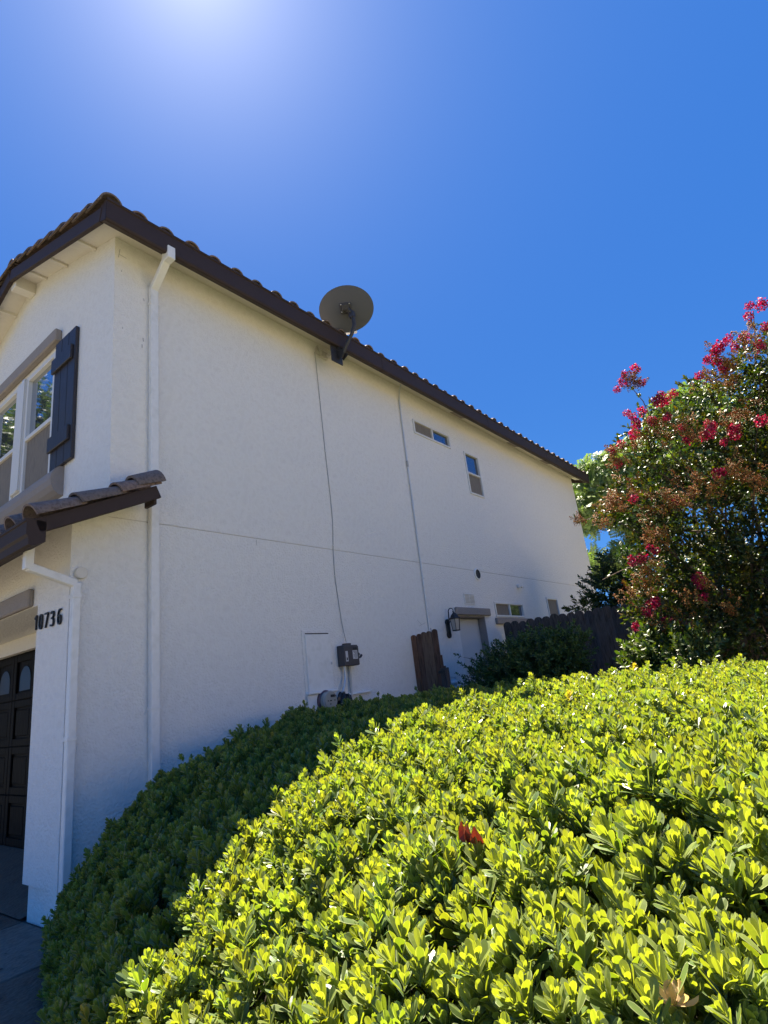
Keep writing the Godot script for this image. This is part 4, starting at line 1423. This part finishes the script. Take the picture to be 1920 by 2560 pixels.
# twig with leaves, for shrubs and crowns. leaves of length ln round a stem of length len
func sprig_mesh(seed_: int, n: int, length: float, ln: float, wdr: float, cols: Array, spread := 1.0, fine := 0) -> ArrayMesh:
	var r := RandomNumberGenerator.new()
	r.seed = seed_
	var st := new_st()
	for k in n:
		var f := (k + 0.5) / n
		var az := k * 2.39996 + r.randf_range(-0.4, 0.4)
		var b := Basis(Vector3.UP, az) * Basis(Vector3.RIGHT, spread * lerpf(1.25, 0.35, f) + r.randf_range(-0.3, 0.3)) * Basis(Vector3.UP, PI + r.randf_range(-0.7, 0.7))
		var c: Color = cols[r.randi_range(0, cols.size() - 1)]
		var g := r.randf_range(0.8, 1.2)
		c = Color(c.r * g, c.g * g, c.b * g)
		var l := ln * r.randf_range(0.75, 1.15)
		add_leaf(st, Transform3D(b, Vector3(0, length * f, 0)), l, l * wdr, r.randf_range(0.1, 0.4), r.randf_range(0.0, 0.6), c, c, fine, false)
	return st.commit()

# pinnate leaf cluster: long arching leaves made of paired leaflets
func pinnate_mesh(seed_: int, n: int, length: float, ln: float, cols: Array) -> ArrayMesh:
	var r := RandomNumberGenerator.new()
	r.seed = seed_
	var st := new_st()
	for k in n:
		var az := k * TAU / n + r.randf_range(-0.4, 0.4)
		var tilt := r.randf_range(0.5, 1.3)
		var base := Basis(Vector3.UP, az) * Basis(Vector3.RIGHT, tilt)
		var c: Color = cols[r.randi_range(0, cols.size() - 1)]
		for q in 8:
			var f := (q + 1) / 8.0
			var sag := 0.55 * f * f
			var p := base * Vector3(0, length * f, 0) + Vector3.DOWN * length * sag * 0.5
			for s in [-1, 1]:
				var b := base * Basis(Vector3.RIGHT, 0.5 * f) * Basis(Vector3.BACK, -s * 1.1) * Basis(Vector3.UP, PI + r.randf_range(-0.2, 0.2))
				var g := r.randf_range(0.8, 1.2)
				add_leaf(st, Transform3D(b, p), ln * (1.0 - 0.35 * absf(f - 0.5)), ln * 0.17, 0.2, 0.35, Color(c.r * g, c.g * g, c.b * g), c, 0, false)
	return st.commit()

func crown(parent: Node, called: String, mesh: Mesh, m: Material, lobes: Array, per_m3: float, shell: float, s0: float, s1: float, upness := 0.3, tints := [Color(1, 1, 1)]) -> void:
	var xs := []
	var cs := []
	var o: Vector3 = -parent.position
	for L in lobes:
		var c := Vector3(L[0], L[1], L[2])
		var r: float = L[3]
		var rv := Vector3(r, r * (L[4] if L.size() > 4 else 0.92), r)
		var n := int(per_m3 * pow(r, 2.3))
		for k in n:
			var d := rdir()
			var q := lerpf(shell, 1.0, pow(rng.randf(), 0.6))
			var bump := 1.0 + 0.30 * hn.get_noise_3dv(d * 90.0 + c * 60.0)
			var p := c + d * rv * q * bump
			var ax := (d + Vector3.UP * upness + rdir() * 0.5).normalized()
			xs.append(Transform3D(frame_y(ax, rnd(0, TAU)).scaled(Vector3.ONE * rnd(s0, s1)), p + o))
			var t: Color = tints[rng.randi_range(0, tints.size() - 1)]
			var g := rnd(0.8, 1.2)
			cs.append(Color(t.r * g, t.g * g, t.b * g))
	copies(mesh, called, m, parent, xs, cs)

func build_plants() -> void:
	rng.seed = 4242
	# --- rounded shrub in the house's shade
	var g1 := [Color(0.080, 0.125, 0.034), Color(0.115, 0.16, 0.040), Color(0.060, 0.10, 0.030)]
	var sm := sprig_mesh(21, 12, 0.10, 0.042, 0.26, g1, 1.0, 0)
	var S1 := thing("round_shrub", "dark rounded small-leaved shrub standing before the side door", "shrub", Vector3(1.35, 0.2, -7.3))
	var lob1 := [[0.85, 1.18, -7.35, 0.42], [1.25, 1.32, -7.3, 0.46], [1.65, 1.38, -7.2, 0.42], [1.92, 1.48, -7.25, 0.28], [0.95, 0.8, -7.3, 0.42], [1.45, 0.85, -7.2, 0.55], [1.78, 0.95, -7.2, 0.40], [2.08, 1.62, -7.15, 0.15]]
	crown(S1, "foliage", sm, M.leaf, lob1, 4400.0, 0.45, 0.8, 1.25, 0.5)
	_stems(S1, Vector3(1.4, 0.15, -7.3), lob1, 0.02, M.twig)
	# loose sprigs on its left
	for k in 5:
		var a := Vector3(0.60, 0.98 + 0.13 * k, -7.3)
		var b := a + Vector3(-0.16 - 0.03 * (k % 3), 0.10, 0.05)
		var st := new_st()
		tube(st, [a - o3(S1), (a + b) / 2 + Vector3(0, 0.02, 0) - o3(S1), b - o3(S1)], [0.004, 0.003, 0.002], 5)
		put(st, "stem", M.twig, S1)
		put_mesh(sm, "sprig", M.leaf, S1, Transform3D(frame_y((b - a).normalized(), k * 1.3).scaled(Vector3.ONE * 1.2), b - o3(S1)))
	# --- shrub under the flowering tree
	var S2 := thing("low_shrub", "low green shrub at the foot of the pink-flowering tree", "shrub", Vector3(2.9, 0.2, -7.3))
	var lob2 := [[2.80, 1.28, -7.3, 0.27], [3.05, 1.3, -7.25, 0.32], [3.4, 1.2, -7.2, 0.36], [2.92, 0.85, -7.3, 0.36], [3.3, 0.8, -7.2, 0.42]]
	crown(S2, "foliage", sprig_mesh(23, 11, 0.11, 0.058, 0.27, [Color(0.07, 0.11, 0.03), Color(0.05, 0.085, 0.025), Color(0.10, 0.12, 0.03)], 1.0, 0), M.leaf, lob2, 2300.0, 0.4, 0.8, 1.25, 0.5)
	_stems(S2, Vector3(2.95, 0.15, -7.3), lob2, 0.02, M.twig)

	# --- flowering tree on the right
	var T := thing("flowering_tree", "crepe myrtle with magenta flower heads and rusty seed clusters on the right", "tree", Vector3(4.0, 0.25, -8.3))
	var lob := [[4.33, 4.32, -8.3, 0.55], [4.81, 4.58, -8.0, 0.36], [3.63, 3.9, -8.1, 0.4], [3.45, 4.18, -7.9, 0.27], [3.21, 3.42, -7.9, 0.32], [2.87, 3.3, -7.9, 0.27], [3.64, 3.02, -8.2, 0.52], [4.29, 3.35, -8.4, 0.61], [3.2, 2.83, -8.0, 0.31], [3.08, 2.33, -8.0, 0.36], [3.66, 2.23, -8.3, 0.63], [4.18, 2.24, -8.0, 0.52], [2.97, 1.87, -7.6, 0.29], [3.44, 1.56, -7.8, 0.45], [3.91, 1.44, -7.8, 0.43], [2.62, 3.21, -7.8, 0.16], [3.14, 3.96, -7.9, 0.22], [4.9, 3.6, -8.4, 0.7], [4.9, 2.5, -8.3, 0.8], [4.7, 1.6, -8.1, 0.6], [5.4, 4.3, -8.5, 0.8], [5.6, 3.0, -8.6, 0.9]]
	var base := Vector3(4.05, 0.2, -8.3)
	for k in 5:
		var st := new_st()
		var d: Vector3 = [Vector3(-0.5, 2.0, 0.2), Vector3(-0.15, 2.6, 0.0), Vector3(0.3, 2.7, 0.1), Vector3(0.75, 2.5, -0.1), Vector3(-0.8, 1.7, 0.3)][k]
		var a := base + Vector3(cos(k * 1.3), 0, sin(k * 1.3)) * 0.08
		tube(st, [a - o3(T), a + d * 0.33 + Vector3(0.03, 0, 0) - o3(T), a + d * 0.66 - o3(T), a + d - o3(T)], [0.045, 0.036, 0.028, 0.018], 9)
		put(st, "trunk", M.bark, T)
		for j in lob.size():
			if j % 5 == k:
				var c := Vector3(lob[j][0], lob[j][1], lob[j][2])
				st = new_st()
				var s := a + d * rnd(0.45, 0.95)
				if s.y > c.y:
					s = a + d * 0.4
				tube(st, [s - o3(T), s.lerp(c, 0.5) + Vector3(0, 0.08, 0) - o3(T), c - o3(T)], [0.018, 0.012, 0.006], 6)
				put(st, "limb", M.bark, T)
	var ml := sprig_mesh(31, 11, 0.14, 0.052, 0.27, [Color(0.038, 0.062, 0.018), Color(0.050, 0.075, 0.020), Color(0.065, 0.075, 0.022), Color(0.030, 0.050, 0.016)], 1.0, 0)
	crown(T, "crown", ml, M.leaf, lob, 1150.0, 0.25, 0.8, 1.3, 0.25, [Color(1, 1, 1), Color(1.3, 1.1, 0.9), Color(0.85, 0.95, 0.9), Color(2.3, 1.25, 0.7), Color(1.7, 1.3, 0.8)])
	# rusty seed heads
	var sst := new_st()
	var rr := RandomNumberGenerator.new()
	rr.seed = 8
	for k in 46:
		var f := rr.randf()
		var p := Vector3(rr.randf_range(-1, 1) * 0.055 * (1.1 - f), f * 0.15, rr.randf_range(-1, 1) * 0.055 * (1.1 - f))
		var s := rr.randf_range(0.0055, 0.0095)
		var c: Color = [Color(0.42, 0.15, 0.026), Color(0.24, 0.075, 0.018), Color(0.50, 0.24, 0.04), Color(0.18, 0.13, 0.03)][rr.randi_range(0, 3)]
		sst.set_color(c)
		for sx in [-1, 1]:
			for sy in [-1, 1]:
				for sz in [-1, 1]:
					sst.set_color(c)
					tri(sst, p + Vector3(sx * s, 0, 0), p + Vector3(0, sy * s, 0), p + Vector3(0, 0, sz * s), Vector3(sx, sy, sz))
	var seed_mesh := sst.commit()
	var seeds := [[3.59, 4.06, -7.43], [3.72, 3.87, -7.48], [2.94, 3.17, -7.25], [3.11, 3.32, -7.48], [3.01, 3.1, -7.3], [2.77, 3.08, -7.4], [3.63, 3.1, -7.46], [3.82, 3.14, -7.43], [3.97, 3.0, -7.31], [3.71, 2.95, -7.28], [3.37, 3.03, -7.49], [3.53, 2.98, -7.35], [3.33, 2.68, -7.49], [3.27, 2.63, -7.32], [4.44, 4.56, -7.42], [4.57, 4.34, -7.28], [4.73, 4.46, -7.25], [4.86, 4.55, -7.37], [4.31, 4.29, -7.25], [4.47, 4.34, -7.42], [4.44, 3.8, -7.48], [4.57, 3.75, -7.35], [2.91, 2.08, -7.49], [3.05, 2.24, -7.45], [3.17, 2.31, -7.4], [2.88, 1.98, -7.35], [3.1, 1.7, -7.46], [3.26, 1.63, -7.49], [3.6, 1.84, -7.28], [3.83, 1.72, -7.42], [4.25, 3.11, -7.26], [4.44, 2.96, -7.28], [4.34, 3.07, -7.41], [3.06, 3.86, -7.38], [3.12, 3.67, -7.37], [3.38, 3.9, -7.34], [3.91, 3.81, -7.35], [4.01, 3.67, -7.36], [3.26, 1.54, -7.34]]
	var sx := []
	for q in seeds:
		for k in 9:
			var p := Vector3(q[0], q[1], q[2]) + rdir() * Vector3(1, 1, 0.7) * rnd(0.02, 0.24)
			sx.append(Transform3D(frame_y((Vector3(-0.3, 0.7, 0.4) + rdir() * 0.6).normalized(), rnd(0, TAU)).scaled(Vector3.ONE * rnd(0.7, 1.25)), p - T.position))
	copies(seed_mesh, "seed_heads", M.seed, T, sx)
	# flower heads: ruffled petals
	var fm := []
	for v in 3:
		var fst := new_st()
		for k in 80:
			var d := Vector3(rr.randf_range(-1, 1), rr.randf_range(-1, 1), rr.randf_range(-1, 1))
			if d.length() > 1.0 or d.length() < 0.1:
				d = d.normalized() * rr.randf_range(0.5, 1.0)
			var p := d * Vector3(0.058, 0.07, 0.058)
			var n := (d.normalized() + Vector3(rr.randf_range(-1, 1), rr.randf_range(-1, 1), rr.randf_range(-1, 1)) * 0.7).normalized()
			var b := frame_y(n, rr.randf_range(0, TAU))
			var s := rr.randf_range(0.011, 0.02)
			var c: Color = [Color(0.34, 0.008, 0.072), Color(0.44, 0.015, 0.12), Color(0.17, 0.005, 0.036), Color(0.28, 0.007, 0.055)][rr.randi_range(0, 3)]
			for sgn in [-1, 1]:
				fst.set_color(c)
				quad(fst, p, p + b * Vector3(s * 0.6, s * 0.25, sgn * s), p + b * Vector3(0, s * 0.45, sgn * s * 1.5), p + b * Vector3(-s * 0.6, s * 0.25, sgn * s), n)
		fm.append(fst.commit())
	var flowers := [[3.37, 4.89, -7.49], [3.53, 4.87, -7.41], [3.56, 4.67, -7.46], [3.34, 4.75, -7.4], [3.26, 4.68, -7.39], [3.74, 4.36, -7.34], [3.77, 4.34, -7.49], [3.86, 4.4, -7.49], [3.68, 4.31, -7.3], [3.71, 4.31, -7.43], [3.31, 4.3, -7.34], [3.35, 4.27, -7.43], [3.38, 4.14, -7.39], [3.46, 4.33, -7.51], [3.56, 4.11, -7.39], [3.75, 4.07, -7.33], [3.13, 3.96, -7.42], [3.02, 3.9, -7.37], [3.05, 3.71, -7.38], [3.29, 4.07, -7.53], [4.88, 5.05, -7.36], [4.99, 5.02, -7.4], [4.84, 4.98, -7.47], [4.58, 4.84, -7.54], [4.47, 4.68, -7.33], [4.62, 4.66, -7.43], [4.42, 4.67, -7.37], [4.54, 4.71, -7.33], [4.74, 4.7, -7.37], [4.32, 4.58, -7.32], [4.4, 4.58, -7.45], [4.46, 4.44, -7.35], [4.19, 4.48, -7.44], [4.96, 4.71, -7.32], [4.84, 4.52, -7.33], [4.11, 3.9, -7.53], [4.17, 3.85, -7.52], [4.05, 3.75, -7.5], [4.14, 3.71, -7.31], [4.35, 3.64, -7.44], [4.37, 3.69, -7.39], [4.63, 3.71, -7.47], [4.23, 3.58, -7.42], [4.07, 3.25, -7.45], [4.12, 3.25, -7.46], [3.88, 3.74, -7.4], [3.86, 3.9, -7.4], [3.14, 3.19, -7.32], [3.59, 3.04, -7.38], [3.18, 2.55, -7.32], [3.23, 2.51, -7.34], [2.96, 2.44, -7.3], [3.06, 2.46, -7.38], [3.0, 1.92, -7.51], [2.97, 1.82, -7.33], [3.1, 1.92, -7.31], [2.81, 1.67, -7.32], [3.19, 1.66, -7.41], [3.11, 1.71, -7.37], [3.57, 1.89, -7.5], [3.59, 2.1, -7.34], [3.6, 2.05, -7.41]]
	for k in flowers.size():
		var q: Array = flowers[k]
		put_mesh(fm[k % 3], "flower_head", M.petal, T, Transform3D(frame_y((Vector3.UP + rdir() * 0.6).normalized(), rnd(0, TAU)).scaled(Vector3.ONE * rnd(0.72, 1.15)), Vector3(q[0], q[1], q[2]) - T.position))
	# long shoots that carry the outermost heads
	for q in [[Vector3(3.50, 4.15, -7.8), Vector3(3.48, 4.50, -7.65), Vector3(3.40, 4.72, -7.5)], [Vector3(4.75, 4.55, -7.9), Vector3(4.84, 4.8, -7.65), Vector3(4.90, 5.0, -7.42)], [Vector3(2.9, 3.6, -7.8), Vector3(3.0, 3.78, -7.55), Vector3(3.05, 3.86, -7.42)], [Vector3(2.6, 3.2, -7.7), Vector3(2.42, 3.12, -7.5), Vector3(2.36, 3.1, -7.4)], [Vector3(3.0, 2.45, -7.7), Vector3(2.75, 2.38, -7.5), Vector3(2.52, 2.3, -7.4)]]:
		var st := new_st()
		tube(st, [q[0] - T.position, q[1] - T.position, q[2] - T.position], [0.008, 0.006, 0.004], 6)
		put(st, "shoot", M.bark, T)
		for k in 5:
			var p: Vector3 = (q[0] as Vector3).lerp(q[1], k / 2.5) if k < 3 else (q[1] as Vector3).lerp(q[2], (k - 2) / 2.5)
			put_mesh(ml, "sprig", M.leaf, T, Transform3D(frame_y(rdir(), k * 1.1).scaled(Vector3.ONE * 0.75), p - T.position))
	var head := []
	for k in 26:
		var p := Vector3(3.44, 4.74, -7.45) + rdir() * Vector3(0.14, 0.13, 0.10) * rnd(0.2, 1.0)
		head.append(Transform3D(frame_y((Vector3.UP + rdir()).normalized(), rnd(0, TAU)).scaled(Vector3.ONE * rnd(0.6, 1.0)), p - T.position))
	for k in 14:
		var p := Vector3(2.40, 3.1, -7.4) + rdir() * Vector3(0.12, 0.08, 0.1) * rnd(0.2, 1.0)
		head.append(Transform3D(frame_y((Vector3.UP + rdir()).normalized(), rnd(0, TAU)).scaled(Vector3.ONE * rnd(0.5, 0.9)), p - T.position))
	copies(seed_mesh, "bud_heads", M.seed, T, head)

	# --- pale tree beyond the fence with feathery leaves
	var P := thing("feathery_tree", "pale green tree with feathery leaves beyond the fence by the house corner", "tree", Vector3(2.2, 0.0, -17.2))
	var lobp := [[0.33, 6.12, -17.0, 0.95], [-0.20, 5.30, -16.5, 0.42], [-0.35, 5.9, -16.6, 0.35], [1.15, 6.4, -17.2, 0.88], [2.48, 7.64, -17.5, 0.69], [3.14, 7.75, -17.5, 0.57], [3.51, 7.01, -17.2, 0.6], [1.23, 5.12, -17.0, 0.85], [0.1, 5.55, -16.6, 0.52], [3.69, 5.95, -17.4, 1.07], [-0.12, 3.71, -16.0, 0.44], [0.42, 3.86, -16.5, 0.44], [2.4, 6.2, -17.6, 1.0], [4.8, 6.4, -17.8, 1.2]]
	var st3 := new_st()
	tube(st3, [Vector3(0, 0, 0), Vector3(-0.05, 1.5, 0), Vector3(0.0, 3.2, 0.05), Vector3(0.1, 4.8, 0.0)], [0.16, 0.13, 0.10, 0.05], 10)
	put(st3, "trunk", M.bark, P)
	for L in lobp:
		st3 = new_st()
		tube(st3, [Vector3(0.0, 2.6, 0.02), Vector3(0.0, 3.2, 0.05).lerp(Vector3(L[0], L[1], L[2]) - P.position, 0.55) + Vector3(0, 0.15, 0), Vector3(L[0], L[1], L[2]) - P.position], [0.05, 0.03, 0.012], 6)
		put(st3, "limb", M.bark, P)
	crown(P, "crown", pinnate_mesh(41, 5, 0.44, 0.115, [Color(0.18, 0.26, 0.085), Color(0.22, 0.30, 0.09), Color(0.13, 0.205, 0.065)]), M.leaf, lobp, 250.0, 0.3, 0.8, 1.25, 0.2)
	# --- dark shrub just behind the fence
	var Dk := thing("tall_dark_shrub", "dark glossy shrub rising behind the fence at the house corner", "shrub", Vector3(1.8, 0.0, -11.1))
	var lobd := [[1.45, 2.55, -11.0, 0.40], [1.8, 2.82, -11.2, 0.48], [2.25, 2.6, -11.0, 0.45], [1.12, 2.2, -10.6, 0.24], [1.8, 2.0, -11.0, 0.6], [2.5, 2.0, -11.2, 0.6], [3.0, 2.5, -11.4, 0.6], [3.6, 2.3, -11.4, 0.7]]
	crown(Dk, "foliage", sprig_mesh(51, 10, 0.16, 0.085, 0.24, [Color(0.035, 0.06, 0.02), Color(0.05, 0.085, 0.026)], 1.0, 0), M.leaf, lobd, 1100.0, 0.3, 0.8, 1.2, 0.3)
	_stems(Dk, Vector3(1.9, 0.0, -11.1), lobd, 0.03, M.bark)

	# --- fallen leaves lying in the hedge
	var F1 := thing("fallen_leaf", "curled red-brown dead leaf lying on the sunlit hedge", "leaf", Vector3(3.83, hedge_y(3.83, -1.49) + 0.018, -1.49))
	var lst := new_st()
	for q in [[-1.7, 1.0, 0.0], [-1.1, 0.85, 0.012], [-0.4, 1.0, 0.022], [0.3, 1.15, 0.03]]:
		add_leaf(lst, Transform3D(Basis(Vector3.UP, q[0]) * Basis(Vector3.RIGHT, q[1]), Vector3(q[2], -0.01, 0)), 0.056, 0.019, 0.8, 1.1, Color.WHITE, Color.WHITE, 1, false)
	put(lst, "blade", M.dead_leaf_red, F1)
	var F2 := thing("withered_leaves", "pale tan withered leaf tuft in the hedge at the bottom right", "leaf", Vector3(4.40, hedge_y(4.40, -1.17) + 0.012, -1.17))
	for k in 7:
		lst = new_st()
		add_leaf(lst, Transform3D(Basis(Vector3.UP, k * 2.4) * Basis(Vector3.RIGHT, 0.5 + 0.13 * k), Vector3.ZERO), 0.044 - 0.004 * (k % 3), 0.010, 0.6, 0.5 - 0.12 * (k % 4), Color.WHITE, Color.WHITE, 1, true)
		put(lst, "leaf", M.dead_leaf_tan, F2)

func o3(n: Node3D) -> Vector3:
	return n.position

func _stems(parent: Node3D, base: Vector3, lobes: Array, r: float, m: Material) -> void:
	for L in lobes:
		var st := new_st()
		var c := Vector3(L[0], L[1], L[2])
		tube(st, [base - parent.position, base.lerp(c, 0.5) + Vector3(0, 0.05, 0) - parent.position, c - parent.position], [r, r * 0.7, r * 0.3], 6)
		put(st, "stem", m, parent)

# ------------------------------------------------------------------ what stands outside the frame
func build_surroundings() -> void:
	# the next house: its sunlit wall faces this one
	var N := thing("neighbouring_house", "tan two-storey stucco house across the side yard, facing this one", "house", Vector3(13.0, 0, -8.0))
	var st := new_st()
	wall(st, Vector3(0, 0, -8.0), Vector3(0, 0, 1), Vector3.UP, Vector3.LEFT, 14.0, 5.6, [[3.0, 4.2, 3.6, 4.8], [9.0, 10.2, 3.6, 4.8]])
	span(st, Vector3(0.161, 0, -8.0), Vector3(9, 5.6, -7.85), 0.0)
	span(st, Vector3(0.161, 0, 5.85), Vector3(9, 5.6, 6.0), 0.0)
	span(st, Vector3(8.85, 0, -7.84), Vector3(9.0, 5.6, 5.84), 0.0)
	put(st, "wall", M.neighbour_wall, N)
	st = new_st()
	for s in [0, 1]:
		var xe := -0.45 if s == 0 else 9.45
		for e in [0.0, 0.12]:
			quad(st, Vector3(xe, 5.5 + e, -8.4), Vector3(4.5, 7.1 + e, -8.4), Vector3(4.5, 7.1 + e, 6.4), Vector3(xe, 5.5 + e, 6.4), Vector3.UP * (1 if e > 0 else -1))
	put(st, "roof", M.tile0, N)
	for u in [3.6, 9.6]:
		window(N, Transform3D(Basis(Vector3(0, 0, 1), Vector3.UP, Vector3.LEFT), Vector3(0, 4.2, -8.0 + u)), 1.19, 1.19, "h", M.dark_glass, true)
	# trees across the street, mirrored in the front windows
	rng.seed = 99
	var tm := sprig_mesh(61, 14, 0.5, 0.20, 0.28, [Color(0.06, 0.095, 0.025), Color(0.10, 0.13, 0.03), Color(0.045, 0.075, 0.02)], 1.0, 0)
	for q in [[Vector3(-15.0, 0, 2.4), [[-15.0, 7.8, 2.4, 2.2], [-14.6, 9.6, 2.9, 1.6], [-15.6, 9.9, 1.7, 1.5], [-15.0, 11.4, 2.6, 1.2]], "broad green street tree left of the driveway"], [Vector3(-24.0, 0, 3.0), [[-24.0, 8.0, 3.0, 2.6], [-23.0, 11.0, 4.2, 1.8], [-25.5, 10.5, 1.6, 2.2]], "tall green street tree farther up the street"], [Vector3(7.5, 0, -24.0), [[7.0, 3.2, -24.0, 1.9], [9.0, 3.6, -25.0, 2.0], [5.6, 2.6, -23.6, 1.4], [7.6, 5.0, -24.5, 1.6]], "dense green yard tree far behind the flowering tree"]]:
		var T := thing("street_tree", q[2], "tree", q[0], "street trees")
		st = new_st()
		tube(st, [Vector3.ZERO, Vector3(0.1, 2.5, 0), Vector3(0, 5.0, 0.1), Vector3(0.1, 8.0, 0)], [0.28, 0.22, 0.16, 0.06], 10)
		put(st, "trunk", M.bark, T)
		for L in q[1]:
			st = new_st()
			tube(st, [Vector3(0, 4.2, 0), Vector3(L[0], L[1], L[2]) - T.position], [0.09, 0.03], 6)
			put(st, "limb", M.bark, T)
		crown(T, "crown", tm, M.leaf, q[1], 110.0, 0.3, 0.8, 1.3, 0.2)

func _ready() -> void:
	rng.seed = 12345
	hn.noise_type = FastNoiseLite.TYPE_SIMPLEX_SMOOTH
	hn.frequency = 0.05
	hn.seed = 7
	set_view()
	make_materials()
	build_ground()
	build_house()
	build_fittings()
	build_fences()
	build_hedge()
	build_plants()
	build_surroundings()
